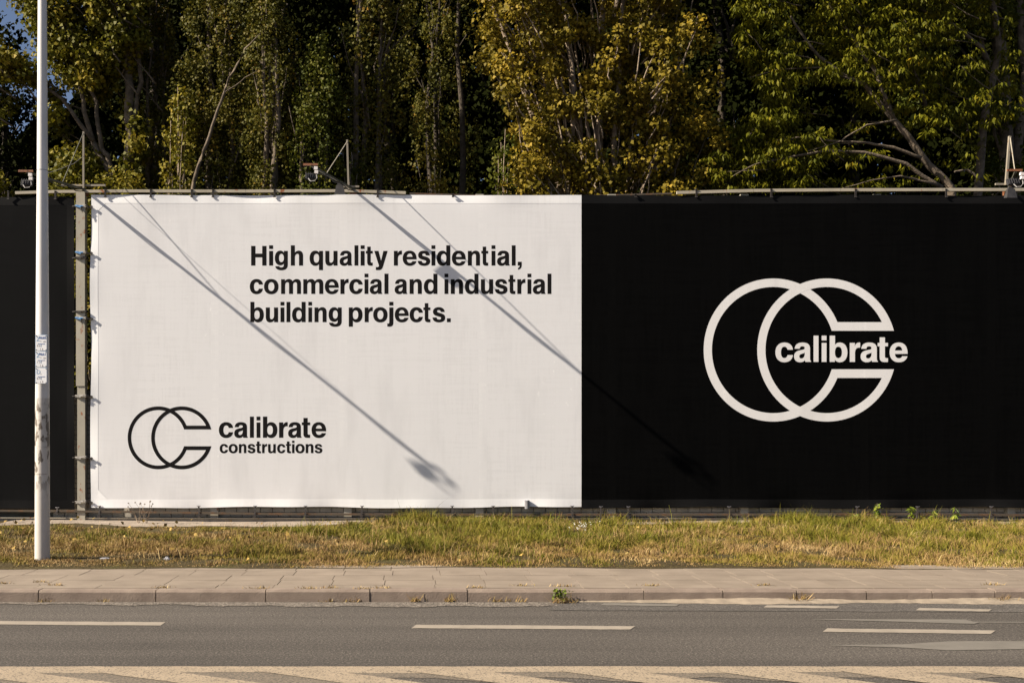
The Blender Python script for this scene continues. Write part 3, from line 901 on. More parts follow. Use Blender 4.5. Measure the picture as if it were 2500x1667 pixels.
# ------------------------------------------------------------------ ties
ORD = ['first', 'second', 'third', 'fourth', 'fifth', 'sixth', 'seventh', 'eighth']
def bottom_tie(px, ytop, ylow, label, group, dark=True):
    a = P(px, ytop, YB - 0.022); b = P(px + random.uniform(-1.5, 1.5), ylow, YB - 0.05)
    t = thing('banner_tie', label, 'tie', b, group)
    m = MB(); m.beam(a, b, 0.030, 0.010, Vector((0, -1, 0))); m.build('strap', MT['strap_dark'], t)
    m = MB(); m.tube([a + Vector((-0.035, -0.004, 0.006)), a + Vector((0, -0.012, 0.0)), a + Vector((0.035, -0.004, 0.006))], 0.008, 6); m.build('eyelet_hook', MT['hook'], t)
    m = MB(); m.box(b + Vector((0, -0.012, 0)), (0.05, 0.03, 0.06), Matrix.Rotation(random.uniform(-0.5, 0.5), 3, 'Y')); m.build('clamp', MT['strap_dark'], t)
for i_, px in enumerate((243, 485, 623, 746, 884, 1104, 1204, 1397)):
    bottom_tie(px, 1235, 1259, ORD[i_] + ' dark strap from the beige post along the white banner\'s lower hem', 'lower ties of the white banner')
for i_, px in enumerate((1467, 1534, 1780, 2093, 2240, 2420)):
    bottom_tie(px, 1237, 1261, ORD[i_] + ' dark strap from the banner join along the black logo banner\'s lower hem', 'lower ties of the black logo banner')
bottom_tie(140, 1239, 1252, 'dark strap tying the charcoal banner to the lower rail', 'lower ties of the charcoal banner')
def top_tie(px, label, group, ya=462, yb=481):
    a = P(px, ya, YB - 0.034); b = P(px, yb, YB - 0.012)
    t = thing('banner_tie', label, 'tie', b, group)
    MB().beam(a, b, 0.034, 0.012, Vector((0, -1, 0))).build('strap', MT['strap_dark'], t)
    MB().box(b + Vector((0, -0.01, 0.0)), (0.045, 0.012, 0.018)).build('hook', MT['strap_dark'], t)
    MB().box(a + Vector((0, 0.03, 0.0)), (0.036, 0.08, 0.012)).build('loop', MT['strap_dark'], t)
for i_, px in enumerate((257, 368, 468, 520, 670, 922, 1106)):
    top_tie(px, ORD[i_] + ' dark strap from the beige post along the white banner\'s top hem', 'upper ties of the white banner', 463 if px < 1000 else 474)
for i_, px in enumerate((1552, 1700, 1883, 2089, 2310)):
    top_tie(px, ORD[i_] + ' dark strap from the banner join along the black logo banner\'s top hem', 'upper ties of the black logo banner', 462 if px > 1650 else 474)
for i_, px in enumerate((135, 20)):
    top_tie(px, ORD[i_] + ' dark strap from the beige post along the charcoal banner\'s top hem', 'upper ties of the charcoal banner', 467, 486)
def side_strap(py, mat, label, tilt=0.0, hook=True, left=False, tail=True, wid=0.045):
    yf = pf - 0.008
    c = P(197, py, yf)
    t = thing('post_strap', label, 'strap', c)
    x0, x1 = P(185, 0, yf).x, P(208, 0, yf).x
    m = MB(); rm = Matrix.Rotation(tilt, 3, 'Y')
    m.box(c, (x1 - x0 + 0.02, 0.012, wid), rm)
    m.box(c + Vector((x1 - c.x + 0.012, 0.09, 0)), (0.012, 0.20, wid))
    m.build('band', MT['strap_pale'] if mat is MT['strap_blue'] else mat, t)
    m = MB()
    m.box(c + Vector((-0.03, -0.022, -0.012)), (0.085, 0.022, wid * 0.8), Matrix.Rotation(tilt + 0.25, 3, 'Y'))
    m.tube([c + Vector((-0.10, -0.016, 0.0)), c + Vector((0.05, -0.02, -0.008))], 0.012, 6)
    m.build('buckle', mat, t)
    if hook:
        e = P(224, py + 3, YB - 0.012)
        m = MB(); m.beam(c + Vector((x1 - c.x, 0, 0)), e, 0.028, 0.014)
        m.box(e + Vector((0, -0.02, 0)), (0.04, 0.016, 0.05), Matrix.Rotation(0.5, 3, 'Y'))
        m.build('hook', MT['strap_dark'], t)
    if left:
        e = P(177, py + 1, YB - 0.01)
        m = MB(); m.beam(c + Vector((x0 - c.x, 0, 0)), e, 0.02, 0.012)
        m.build('hook', MT['strap_dark'], t)
    if tail:
        m = MB(); m.tube([c + Vector((0.0, -0.02, -0.02)), c + Vector((0.02, -0.025, -0.07)), c + Vector((0.04, -0.02, -0.13))], [0.014, 0.010, 0.005], 5)
        m.build('tail', MT['strap_dark'], t)
side_strap(503, MT['strap_blue'], 'blue ratchet strap with dangling tail, topmost on the beige post', 0.05, True, True)
side_strap(616, MT['strap_blue'], 'blue strap on the beige post, second of three from the top', 0.05, True, False, False)
side_strap(629, MT['strap_dark'], 'dark strap on the beige post close under a blue one', 0.0, False, True, False, 0.04)
side_strap(760, MT['strap_dark'], 'thin dark strap on the beige post above the lowest blue one', -0.04, False, True, False, 0.03)
side_strap(776, MT['strap_blue'], 'lowest of the three blue straps on the beige post', 0.05, True, False, True)
side_strap(966, MT['strap_pale'], 'pale strap just below the splice of the beige post', -0.05, True, True, False)
side_strap(1116, MT['strap_pale'], 'pale strap halfway down the lower part of the beige post', -0.08, True, True, False)
side_strap(1224, MT['strap_pale'], 'pale crooked strap at the foot of the beige post', -0.2, True, True, False)

# ------------------------------------------------------------------ lamps on arms above the hoarding
def lamp(label, base_px, tip_px, mast_top, mast_foot, cross, rodfrac, hood, mast_w=0.035, boxes=1, arc=False):
    B = P(base_px[0], base_px[1], YB + 0.03)
    T = P(tip_px[0], tip_px[1], YB - ARM)
    t = thing('hoarding_lamp', label, 'lamp', B)
    d = T - B
    MB().beam(B - d.normalized() * 0.08, T, 0.038, 0.034).build('arm', MT['arm'], t)
    mt = P(mast_top[0], mast_top[1], YB + 0.06); mf = P(mast_foot[0], mast_foot[1], YB + 0.06)
    mast = MB().beam(mf, mt, mast_w, mast_w, Vector((0, -1, 0))).build('mast', MT['mast'], t)
    MB().beam(P(cross[0], cross[2], YB + 0.09), P(cross[1], cross[2], YB + 0.09), 0.035, 0.035, Vector((0, -1, 0))).build('crossbar', MT['mast'], t)
    MB().tube([mt + Vector((0, -0.02, -0.04)), B + d * rodfrac + Vector((0, 0, 0.02))], 0.008, 6).build('stay_rod', MT['arm'] if arc else MT['rail'], t)
    if arc:
        a_ = mt + (mf - mt) * 0.42; b_ = B + d * 0.75
        MB().tube([a_, a_ + (b_ - a_) * 0.25 + Vector((0, 0, -0.05)), a_ + (b_ - a_) * 0.6 + Vector((0, 0, -0.02)), b_ + Vector((0, 0, 0.04))], 0.0035, 6).build('cable', MT['cable'], t)
    # foot block
    MB().box(B + Vector((0, 0.03, -0.06)), (0.13, 0.10, 0.10)).build('foot', MT['rust'], t)
    # tip bracket: rusty bar, two hangers, floodlight head, ballast, cable
    s = 0.125
    bar = MB().box(T + Vector((-0.02, 0, 0.02)), (2 * s, 0.035, 0.035)).build('bracket', MT['rust'], t)
    for sg in (-1, 1):
        MB().beam(T + Vector((-0.02 + sg * (s - 0.008), 0, 0)), T + Vector((-0.02 + sg * (s - 0.008), 0.02, -0.24)), 0.012, 0.03).build('hanger', MT['black_metal'], bar)
    rm = Matrix.Rotation(R(-28), 3, 'X')
    head = MB()
    c = T + Vector((-0.02, 0.05, -0.17))
    q = [Vector((x, y, z)) for x, y, z in ((-0.095, -0.018, -0.055), (0.095, -0.018, -0.055), (0.095, -0.018, 0.055), (-0.095, -0.018, 0.055))]
    q2 = [Vector((v.x * 1.05, 0.018, v.z * 1.25)) for v in q]
    head.frustum([c + rm @ v for v in q], [c + rm @ v for v in q2])
    for i in range(5):
        head.box(c + rm @ Vector((-0.08 + i * 0.04, -0.04, 0)), (0.008, 0.02, 0.11), rm)
    head.build('floodlight', MT['black_metal'], t)
    for i in range(boxes):
        bx = T + Vector((0.075 + 0.085 * i * (boxes > 1), -0.05, -0.09 - 0.03 * i))
        MB().box(bx + Vector((0, 0, 0.035)), (0.062, 0.04, 0.05), Matrix.Rotation(0.12, 3, 'Y')).box(bx + Vector((0.008, 0, -0.03)), (0.062, 0.04, 0.05), Matrix.Rotation(0.12, 3, 'Y')).build('ballast_box', MT['white_plastic'], t)
    b0 = T + Vector((0.085, -0.05, -0.15))
    MB().tube([b0, b0 + Vector((0.01, 0, -0.07)), b0 + Vector((-0.03, 0, -0.12)), b0 + Vector((-0.10, 0, -0.125)), b0 + Vector((-0.14, 0.02, -0.07))], 0.009, 6).build('cable', MT['cable'], t)
    pts = [B + d * f + Vector((0.035, -0.02, -0.035 - 0.05 * math.sin(f * 9) ** 2)) for f in np.linspace(0.02, 0.95, 12)]
    MB().tube(pts, 0.009, 5).build('cable', MT['black_cable'], t)
    if hood:
        c = B + d * 0.30 + Vector((-0.03, 0, -0.13))
        if hood == 2: c = B + d * 0.30 + Vector((0.0, 0, -0.17))
        m = MB()
        w1, w2 = 0.062, 0.095
        top = [c + Vector(v) for v in ((-w1, -0.03, 0.08), (w1, -0.03, 0.08), (w1, 0.03, 0.08), (-w1, 0.03, 0.08))]
        low = [c + Vector(v) for v in ((-w2, -0.055, -0.09), (w2, -0.055, -0.09), (w2, 0.05, -0.07), (-w2, 0.05, -0.07))]
        m.frustum(low, top)
        m.box(c + Vector((0, 0, 0.10)), (0.09, 0.05, 0.04))
        h = m.build('hood_light', MT['hood_metal'], t)
        MB().box(c + Vector((0, -0.036, 0.076)), (0.135, 0.016, 0.012)).build('hood_rim', MT['black_metal'], h)
        MB().beam(c + Vector((0, 0, 0.13)), B + d * 0.24, 0.04, 0.04).build('hood_bracket', MT['arm'], t)
    return t
lamp('lamp arm above the beige post, its floodlight beside the tall pale pole', (206, 463), (66, 421), (204, 322), (204, 462), (150, 258, 453), 0.40, 0, arc=True)
lamp('lamp arm with leaning stay rod and black hood above the white banner', (862, 462), (761, 405), (847.5, 342), (851, 463), (833, 877, 456), 0.66, 1)
lamp('lamp arm with black hood above the black logo banner', (2462, 462), (2480, 419), (2465, 333), (2456, 452), (2430, 2457, 450), 0.9, 2, 0.04, 2)

# ------------------------------------------------------------------ tall pole with plates
pb = G(103.5, 1372, GZ)
YP = pb.y
pole = thing('street_pole', 'tall pale metal pole standing in the verge before the charcoal banner', 'pole', pb)
zj = P(0, 972, YP).z; zr = P(0, 417, YP).z; ztop = 9.2
def pr(z): return float(np.interp(z, [0, 2.17, 5.0, 7.2, 9.3], [0.0935, 0.085, 0.067, 0.054, 0.044]))
def shaft(z0, z1, n=10, k=1.0):
    zs_ = np.linspace(z0, z1, n)
    return MB().tube([(pb.x, YP, z) for z in zs_], [pr(z) * k for z in zs_], 32, False)
shaft(0.02, zj).build('lower_shaft', MT['pole_low'], pole, True)
shaft(zj - 0.005, zr, 10, 0.996).build('middle_shaft', MT['pole_top'], pole, True)
shaft(zr - 0.003, ztop, 10, 0.99).build('upper_shaft', MT['pole_top'], pole, True)
MB().tube([(pb.x, YP, zr - 0.004), (pb.x, YP, zr + 0.004)], pr(zr) * 1.012, 24, False).build('joint_band', MT['hook'], pole, True)
for o in pole.children:
    for p_ in o.data.polygons:
        if len(p_.vertices) > 4: p_.use_smooth = False

def text_mesh(s, size, loc, mat, parent, sx=1.0, bold=0.0):
    cu = bpy.data.curves.new('lettering', 'FONT')
    cu.body = s; cu.size = size; cu.align_x = 'LEFT'; cu.offset = bold; cu.resolution_u = 3
    tmp = bpy.data.objects.new('lettering', cu)
    COL.objects.link(tmp)
    dg = bpy.context.evaluated_depsgraph_get()
    me = bpy.data.meshes.new_from_object(tmp.evaluated_get(dg))
    bpy.data.objects.remove(tmp)
    me.name = 'lettering'
    rm = Matrix.Rotation(R(90), 4, 'X') @ Matrix.Diagonal((sx, 1, 1, 1))
    me.transform(Matrix.Translation(loc) @ rm)
    me.materials.clear(); me.materials.append(mat)
    return link('lettering', me, parent)

yp_ = YP - 0.112
def plate(y0, y1, label, big, num, dia, a, b):
    c0, c1 = P(86.3, y0, yp_), P(114.9, y1, yp_)
    cx, cz = (c0.x + c1.x) / 2, (c0.z + c1.z) / 2
    w, h = c1.x - c0.x, c0.z - c1.z - 0.004
    t = thing('marker_plate', label, 'sign', (cx, yp_, cz - h / 2))
    MB().box((cx, yp_ + 0.004, cz), (w, 0.006, h)).build('frame', MT['plate_frame'], t)
    MB().box((cx, yp_ + 0.001, cz), (w - 0.010, 0.006, h - 0.010)).build('face', MT['plate'], t)
    MB().box((cx, yp_ + 0.018, cz), (0.04, 0.022, h * 0.9)).build('bracket', MT['hook'], t)
    for sx in (-1, 1):
        for sz in (-1, 1):
            p = Vector((cx + sx * (w / 2 - 0.012), yp_ - 0.002, cz + sz * (h / 2 - 0.012)))
            MB().tube([p, p + Vector((0, -0.004, 0))], 0.006, 8).build('screw', MT['screw'], t)
    f = yp_ - 0.0032
    L = cx - w / 2; T_ = cz + h / 2; B_ = cz - h / 2
    text_mesh(big, 0.072, (L + 0.012, f, T_ - 0.078), MT['plate_pale'], t)
    if num: text_mesh(num, 0.046, (L + 0.046, f - 0.0006, T_ - 0.052), MT['plate_blue'], t, 0.95, 0.0008)
    text_mesh('Ø' if False else '=', 0.03, (L + 0.06, f, T_ - 0.090), MT['plate_dark'], t)
    if dia: text_mesh(dia, 0.028, (L + 0.09, f, T_ - 0.095), MT['plate_dark'], t)
    MB().box((cx + 0.002, f, T_ - 0.113), (0.09, 0.001, 0.006)).build('line', MT['plate_blue'], t)
    MB().box((cx - 0.002, f, T_ - 0.133), (0.003, 0.001, 0.034)).build('line', MT['plate_pale'], t)
    text_mesh(a, 0.034, (L + 0.020, f, T_ - 0.147), MT['plate_dark'], t)
    text_mesh(b, 0.034, (L + 0.055, f, B_ + 0.012), MT['plate_dark'], t)
plate(817, 857, 'white marker plate reading 9660 on the pale pole, topmost of three', 'Z', '9660', '100', '0 6', '1 6')
plate(857, 897, 'white marker plate reading 9661 on the pale pole, middle of three', 'Z', '9661', '150', '1 2', '1 6')
plate(897, 937, 'white marker plate with a letter D on the pale pole, lowest of three', 'D', '', '', '0 9', '1 9')

# ------------------------------------------------------------------ leaves and trees
def unit(v):
    return v / np.maximum(np.linalg.norm(v, axis=-1, keepdims=True), 1e-9)

def leaf_quads(pts, size, rng, aspect=0.75, nbias=(0, -0.2, 0.5), nstr=0.8, droop=None, dstr=0.0, fold=0.18, tint=None, axis=None):
    """one folded quad per leaf: base, left, tip, right"""
    n = len(pts)
    nb = np.asarray(nbias, float)
    nrm = unit(rng.normal(size=(n, 3)) + (nb if nb.ndim == 1 else nb) * nstr * 2)
    if axis is None:
        ax = rng.normal(size=(n, 3))
        if droop is not None:
            ax = unit(ax) + np.asarray(droop) * dstr
    else:
        ax = axis
    ax = unit(ax - nrm * np.sum(ax * nrm, 1, keepdims=True))
    sd = np.cross(nrm, ax)
    s = size * rng.uniform(0.65, 1.3, (n, 1))
    w = s * aspect * 0.5
    base = pts - ax * s * 0.5
    tip = pts + ax * s * 0.5
    mid = pts - ax * s * 0.08
    V = np.stack([base, mid + sd * w + nrm * s * fold, tip, mid - sd * w + nrm * s * fold], 1).reshape(-1, 3)
    Q = np.arange(n * 4).reshape(-1, 4)
    if tint is None:
        tint = np.clip(rng.beta(2.0, 2.2, n), 0, 1)
    return V, Q, np.repeat(tint, 4)

def clumps(centres, radii, per, rng, squash=(1, 1, 1), shell=0.5):
    c = np.repeat(centres, per, 0); r = np.repeat(radii, per)[:, None]
    d = unit(rng.normal(size=(len(c), 3)))
    rad = rng.uniform(0, 1, (len(c), 1)) ** shell
    off = d * rad * r * np.asarray(squash)
    return c + off, d

def px2w(px, py, Y):
    return np.stack([(px - XC) / F * Y, Y, CAMZ + (YH - py) / F * Y], -1)

def jitter_path(a, b, n, amp, rng):
    a, b = np.asarray(a, float), np.asarray(b, float)
    t = np.linspace(0, 1, n)[:, None]
    p = a + (b - a) * t
    w = np.cumsum(rng.normal(size=(n, 3)) * amp, 0)
    w -= t * w[-1]
    p[:, :2] += w[:, :2]
    return [Vector(x) for x in p]

def finish_tree(name, label, base, wood_mb, bark, V, Q, T, leafm, cat='tree', group=None):
    t = thing(name, label, cat, base, group)
    if wood_mb is not None:
        wood_mb.build('trunk', bark, t, True)
    link('crown', np_mesh('crown', V, Q, leafm, T), t)
    return t

def upper_crown(rng, x0, x1, y0, y1, z0, z1, n, size):
    """leaves of the crown above the picture: they shade what is below"""
    p = np.stack([rng.uniform(x0, x1, n), rng.uniform(y0, y1, n), rng.uniform(z0, z1, n)], 1)
    return p

def cat(*parts):
    Vs, Qs, Ts = [], [], []
    o = 0
    for V, Q, T in parts:
        Vs.append(V); Qs.append(Q + o); Ts.append(T); o += len(V)
    return np.concatenate(Vs), np.concatenate(Qs), np.concatenate(Ts)

def column_tree(name, label, pxc, Y, half_w, half_d, ztop, nleaf, size, leafm, bark, rng, zlow=3.5, stems=3, lean=0.0, tint=(2.6, 1.8), wav=0.34, per=60, cl=(0.16, 0.34), group=None):
    """upright poplar-like tree: a column of vertical sprays round a few upright stems"""
    x = (pxc - XC) / F * Y
    nc = nleaf // per
    z = zlow + (ztop - zlow) * rng.uniform(0, 1, nc)
    th = rng.uniform(0, 2 * np.pi, nc)
    rr = np.sqrt(rng.uniform(0.15, 1, nc))
    prof = np.clip((ztop - z) / (0.35 * (ztop - zlow)), 0.15, 1) ** 0.6
    wig = 1 + wav * np.sin(z * 2.1 + th * 2 + rng.uniform(0, 6)) + wav * np.sin(z * 4.7 + th * 3)
    cx = x + lean * (z - GZ) + half_w * rr * prof * wig * np.cos(th)
    cy = Y + half_d * rr * prof * wig * np.sin(th)
    C = np.stack([cx, cy, z], 1)
    pts, d = clumps(C, rng.uniform(*cl, nc), per, rng, (0.75, 0.75, 1.7), 0.6)
    tn = np.clip(np.repeat(rng.beta(*tint, nc), per) * 0.6 + rng.beta(2, 2.5, len(pts)) * 0.5, 0, 1)
    A = leaf_quads(pts, size, rng, 0.85, np.stack([d[:, 0], d[:, 1], 0.3 + 0 * d[:, 2]], 1) + np.array([-0.35, -0.35, 0.0]), 0.6, (0, 0, -1), 0.6, tint=tn)
    m = MB()
    for s in range(stems):
        a = rng.uniform(0, 6.28)
        b0 = (x + 0.1 * math.cos(a), Y + 0.1 * math.sin(a), GZ - 0.1)
        b1 = (x + lean * ztop + half_w * 0.45 * math.cos(a), Y + half_d * 0.45 * math.sin(a), ztop * rng.uniform(0.85, 0.98))
        ps = jitter_path(b0, b1, 12, 0.07, rng)
        m.tube(ps, list(np.linspace(0.13, 0.02, 12)), 7)
    for s in range(int(30)):
        i = rng.integers(0, nc)
        e = C[i] + rng.normal(size=3) * 0.1
        st = np.array([x + lean * (e[2] - 1.2) + (e[0] - x) * 0.25, Y + (e[1] - Y) * 0.25, e[2] - rng.uniform(0.8, 1.6)])
        m.tube(jitter_path(st, e, 6, 0.03, rng), list(np.linspace(0.024, 0.006, 6)), 5)
    return finish_tree(name, label, (x, Y, GZ), m, bark, *A, leafm, group=group)

def cloud_tree(name, label, base, ncl, sampler, per, size, leafm, bark, rng, wood, aspect=0.8, cl=(0.28, 0.5), tint=(2, 2.2), nb=0.5, squash=(1, 1, 0.85), shell=0.45, extra=None, group=None):
    C = sampler(ncl)
    pts, d = clumps(C, rng.uniform(*cl, len(C)), per, rng, squash, shell)
    tn = np.clip(np.repeat(rng.beta(*tint, len(C)), per) * 0.55 + rng.beta(2, 2.2, len(pts)) * 0.5, 0, 1)
    A = leaf_quads(pts, size, rng, aspect, np.stack([d[:, 0], d[:, 1], d[:, 2] + 0.35], 1) + np.array([-0.35, -0.45, 0.1]), nb, (0, 0, -1), 0.5, tint=tn)
    if extra is not None:
        A = cat(A, extra)
    wood(C)
    return A

rng = np.random.default_rng(101)
def rejection(n, fn):
    """fn(k) -> (C, keep)"""
    out = []
    tot = 0
    while tot < n:
        C, k = fn(n * 2)
        out.append(C[k]); tot += k.sum()
    return np.concatenate(out)[:n]

def noise3(C, s, ph):
    return (np.sin(C[:, 0] * s + ph) * np.sin(C[:, 2] * s * 1.1 + ph * 2.1) + np.sin(C[:, 0] * s * 2.3 + C[:, 2] * s * 1.7 + ph) * 0.6 + np.sin(C[:, 1] * s * 1.9 + ph * 3) * 0.4)

def limb(m, pts_px, Y, r0, r1, amp=0.02, sub=5):
    w = [px2w(np.array(float(a)), np.array(float(c)), np.array(float(Y if np.isscalar(Y) else Y[i]))) for i, (a, c) in enumerate(pts_px)]
    P_ = []
    for a, c in zip(w[:-1], w[1:]):
        P_ += jitter_path(a, c, sub, amp, rng)[:-1]
    P_.append(Vector(w[-1]))
    m.tube(P_, list(np.linspace(r0, r1, len(P_))), 8)
    return P_

# --- yellow-green maple at the left end
def s_maple(n):
    def fn(k):
        px = rng.uniform(-70, 345, k); py = rng.uniform(-70, 475, k); Y = rng.uniform(21.1, 22.7, k)
        C = px2w(px, py, Y)
        keep = noise3(C, 1.35, 0.7) > -0.15
        keep &= ~((px < 115) & (py > 190) & (py < 380) & (rng.uniform(0, 1, k) < 0.97))
        keep &= ~((px < 40) & (py < 50) & (rng.uniform(0, 1, k) < 0.6))
        keep &= ~((px < 200) & (py > 300) & (py < 400) & (rng.uniform(0, 1, k) < 0.8))
        keep &= ~((px < 180) & (py > 330) & (rng.uniform(0, 1, k) < 0.6))
        keep &= ~((px > 250) & (py > 180) & (rng.uniform(0, 1, k) < 0.75))
        return C, keep
    return rejection(n, fn)
m = MB()
b = px2w(np.array(318.0), np.array(470.0), np.array(21.3)); bx, by = b[0], b[1]
def wood_maple(C):
    for pts, r0, r1 in [([(312, 1270), (312, 900), (308, 480), (318, 330), (312, 180), (300, 60), (290, -150)], 0.17, 0.05),
                        ([(296, 1272), (292, 900), (283, 480), (262, 410), (228, 345), (205, 250), (170, 100)], 0.12, 0.03),
                        ([(300, 700), (290, 480), (268, 400), (250, 360), (236, 250), (150, 60)], 0.085, 0.03),
                        ([(318, 330), (340, 200), (330, 60), (345, -100)], 0.06, 0.03),
                        ([(228, 345), (150, 240), (60, 180), (-40, 120)], 0.05, 0.015),
                        ([(312, 200), (322, 120), (350, 30)], 0.03, 0.012)]:
        limb(m, pts, 21.7, r0, r1)
    for i in range(90):
        e = C[rng.integers(0, len(C))]
        st = e + np.array([rng.uniform(0.2, 0.9) * np.sign(bx - e[0] + 0.01), rng.uniform(-0.1, 0.3), -rng.uniform(0.3, 1.0)])
        m.tube(jitter_path(st, e, 6, 0.03, rng), list(np.linspace(0.022, 0.005, 6)), 5)
A = cloud_tree(None, None, None, 300, s_maple, 120, 0.088, None, None, rng, wood_maple, 0.95, (0.22, 0.42))
finish_tree('maple_tree', 'yellow-green maple with forked trunk behind the beige post and pale pole', (bx, by, GZ), m, MT['bark'], *A, LF['maple'])

# --- low shrub seen through the slit between post and white banner
def s_sh(n):
    k = n
    return np.stack([rng.uniform(-6.9, -5.6, k), rng.uniform(20.4, 21.0, k), rng.uniform(1.6, 6.9, k)], 1)
m = MB()
def wood_sh(C):
    for e in C[:14]:
        m.tube(jitter_path((-6.3, 20.7, GZ), e, 6, 0.05, rng), list(np.linspace(0.03, 0.006, 6)), 5)
A = cloud_tree(None, None, None, 60, s_sh, 90, 0.075, None, None, rng, wood_sh, 0.95, (0.2, 0.38), (3, 1.8))
finish_tree('shrub', 'yellowing shrub showing in the slit beside the beige post', (-6.3, 20.7, GZ), m, MT['bark'], *A, LF['maple'], 'shrub')

# --- poplars
for spec in [
    ('slim poplar with bare leaning stem, next to the maple', 385, 22.5, 0.5, 0.5, 12, 12000, 0.06, 'poplar', 'bark', 0.0),
    ('broad olive poplar between the maple and the green column', 545, 21.4, 0.9, 0.55, 12.5, 32000, 0.062, 'poplar', 'bark', 0.0),
    ('narrow olive poplar standing in front of the broad one', 655, 20.7, 0.5, 0.40, 12, 18000, 0.06, 'poplar', 'bark', 0.0),
    ('bright green leafy column behind the lamp with the black hood', 775, 20.6, 0.5, 0.40, 9.6, 16000, 0.066, 'ivy', 'bark', 0.0),
    ('tall sparse poplar with lit stems beside the green column', 905, 21.2, 0.75, 0.5, 13, 13000, 0.066, 'poplar', 'bark', 0.01),
    ('deeply shaded poplar between the sparse poplar and the golden tree', 1075, 23.2, 0.8, 0.7, 15, 14000, 0.068, 'poplar', 'bark_dark', 0.0),
]:
    lab, pxc, Y, hw, hd, zt_, nl, sz, lm, bk, ln = spec
    column_tree('poplar_tree', lab, pxc, Y, hw, hd, zt_, nl, sz, LF[lm], MT[bk], np.random.default_rng(int(pxc)), lean=ln)

# --- undergrowth shrubs between the trunks
def shrub(label, px0, px1, ztop, Y, n, leafm, seed, stemr=0.02):
    rgs = np.random.default_rng(seed)
    xa_, xb_ = (px0 - XC) / F * Y, (px1 - XC) / F * Y
    xm = (xa_ + xb_) / 2
    C = np.stack([rgs.uniform(xa_, xb_, n), Y + rgs.uniform(-0.3, 0.3, n), 1.5 + (ztop - 1.5) * rgs.uniform(0, 1, n) ** 0.7], 1)
    sh = 1 - 0.75 * np.clip((C[:, 2] - 5.5) / max(0.1, ztop - 5.5), 0, 1)
    C[:, 0] = xm + (C[:, 0] - xm) * sh
    pts, d = clumps(C, rgs.uniform(0.16, 0.36, n), 70, rgs, (1, 1, 1), 0.5)
    tn = np.clip(np.repeat(rgs.beta(2.4, 1.9, n), 70) * 0.6 + rgs.beta(2, 2.2, len(pts)) * 0.45, 0, 1)
    A = leaf_quads(pts, 0.075, rgs, 0.9, d + np.array([-0.3, -0.4, 0.4]), 0.5, (0, 0, -1), 0.5, tint=tn)
    m_ = MB()
    for e in C[:26]:
        m_.tube(jitter_path((xm + rgs.uniform(-0.15, 0.15), Y, GZ - 0.05), e + np.array([0, -0.1, 0.35]), 9, 0.04, rgs), list(np.linspace(stemr, 0.006, 9)), 5)
    finish_tree('shrub', label, (xm, Y, GZ), m_, MT['bark_pale'], *A, leafm, 'shrub')
shrub('ochre shrub with thin pale stems between the maple and the broad olive poplar', 385, 505, 8.6, 21.0, 60, LF['maple'], 31)
shrub('low green shrub at the left foot of the golden tree', 1185, 1275, 7.6, 20.7, 46, LF['ivy'], 32)
shrub('sparse yellowing shrub in the deep shade under the dark poplar', 985, 1130, 7.6, 21.2, 26, LF['gold'], 33)
shrub('low shrub behind the black hooded lamp above the white banner', 800, 900, 7.2, 20.9, 36, LF['ivy'], 34)
# leaning bare sapling
m = MB()
limb(m, [(462, 1270), (466, 800), (468, 462), (490, 390), (520, 310), (545, 230), (560, 190), (600, 120), (650, 70)], 20.55, 0.055, 0.012, 0.012)
limb(m, [(545, 230), (600, 190), (660, 160)], 20.55, 0.014, 0.006, 0.01)
sap = thing('bare_sapling', 'bare pale sapling leaning across the olive poplars', 'tree', ((462 - XC) / F * 20.55, 20.55, GZ))
m.build('trunk', MT['bark'], sap, True)

# --- golden tree, many upright stems
def s_gold(n):
    def fn(k):
        px = rng.uniform(1130, 1790, k); py = rng.uniform(-250, 490, k); Y = rng.uniform(20.25, 22.4, k)
        C = px2w(px, py, Y)
        left = np.interp(py, [-400, 0, 100, 200, 290, 350, 420, 490], [1230, 1185, 1160, 1190, 1235, 1270, 1245, 1230])
        right = np.interp(py, [-400, 0, 100, 200, 330, 490], [1600, 1660, 1720, 1745, 1775, 1740])
        keep = (px > left) & (px < right) & (noise3(C, 1.5, 2.2) > -0.75)
        return C, keep
    return rejection(n, fn)
m = MB()
def wood_gold(C):
    for i in range(16):
        top = 1200 + i * 33 + rng.uniform(-20, 20)
        bot = 1490 + (top - 1470) * 0.42 + rng.uniform(-10, 10)
        Y0 = rng.uniform(21.0, 22.4)
        r = rng.choice([0.022, 0.03, 0.045, 0.075])
        limb(m, [(1490 + (bot - 1490) * 0.5, 1270), (bot, 490), ((bot + top) / 2 + rng.uniform(-15, 15), 250), (top, 0), (top + (top - bot) * 0.3, -250)], Y0, r, r * 0.35, 0.025)
    limb(m, [(1462, 1272), (1458, 460), (1462, 330), (1470, 150), (1478, -200)], 21.6, 0.12, 0.06, 0.02)
    limb(m, [(1400, 1000), (1385, 470), (1400, 200), (1385, 100), (1370, -100)], 21.2, 0.06, 0.04, 0.02)
    for i in range(330):
        e = C[rng.integers(0, len(C))]
        cxm = (1470 - XC) / F * 21.6
        st = e + np.array([(cxm - e[0]) * rng.uniform(0.12, 0.35), rng.uniform(-0.1, 0.4), -rng.uniform(0.35, 1.1)])
        m.tube(jitter_path(st, e + (e - st) * 0.2, 6, 0.03, rng), list(np.linspace(0.018, 0.004, 6)), 5)
A = cloud_tree(None, None, None, 420, s_gold, 110, 0.082, None, None, rng, wood_gold, 0.9, (0.2, 0.42), (2.2, 2.0))
finish_tree('golden_tree', 'golden autumn tree with many upright stems above the banner join', ((1480 - XC) / F * 21.6, 21.6, GZ), m, MT['bark_pale'], *A, LF['gold'])

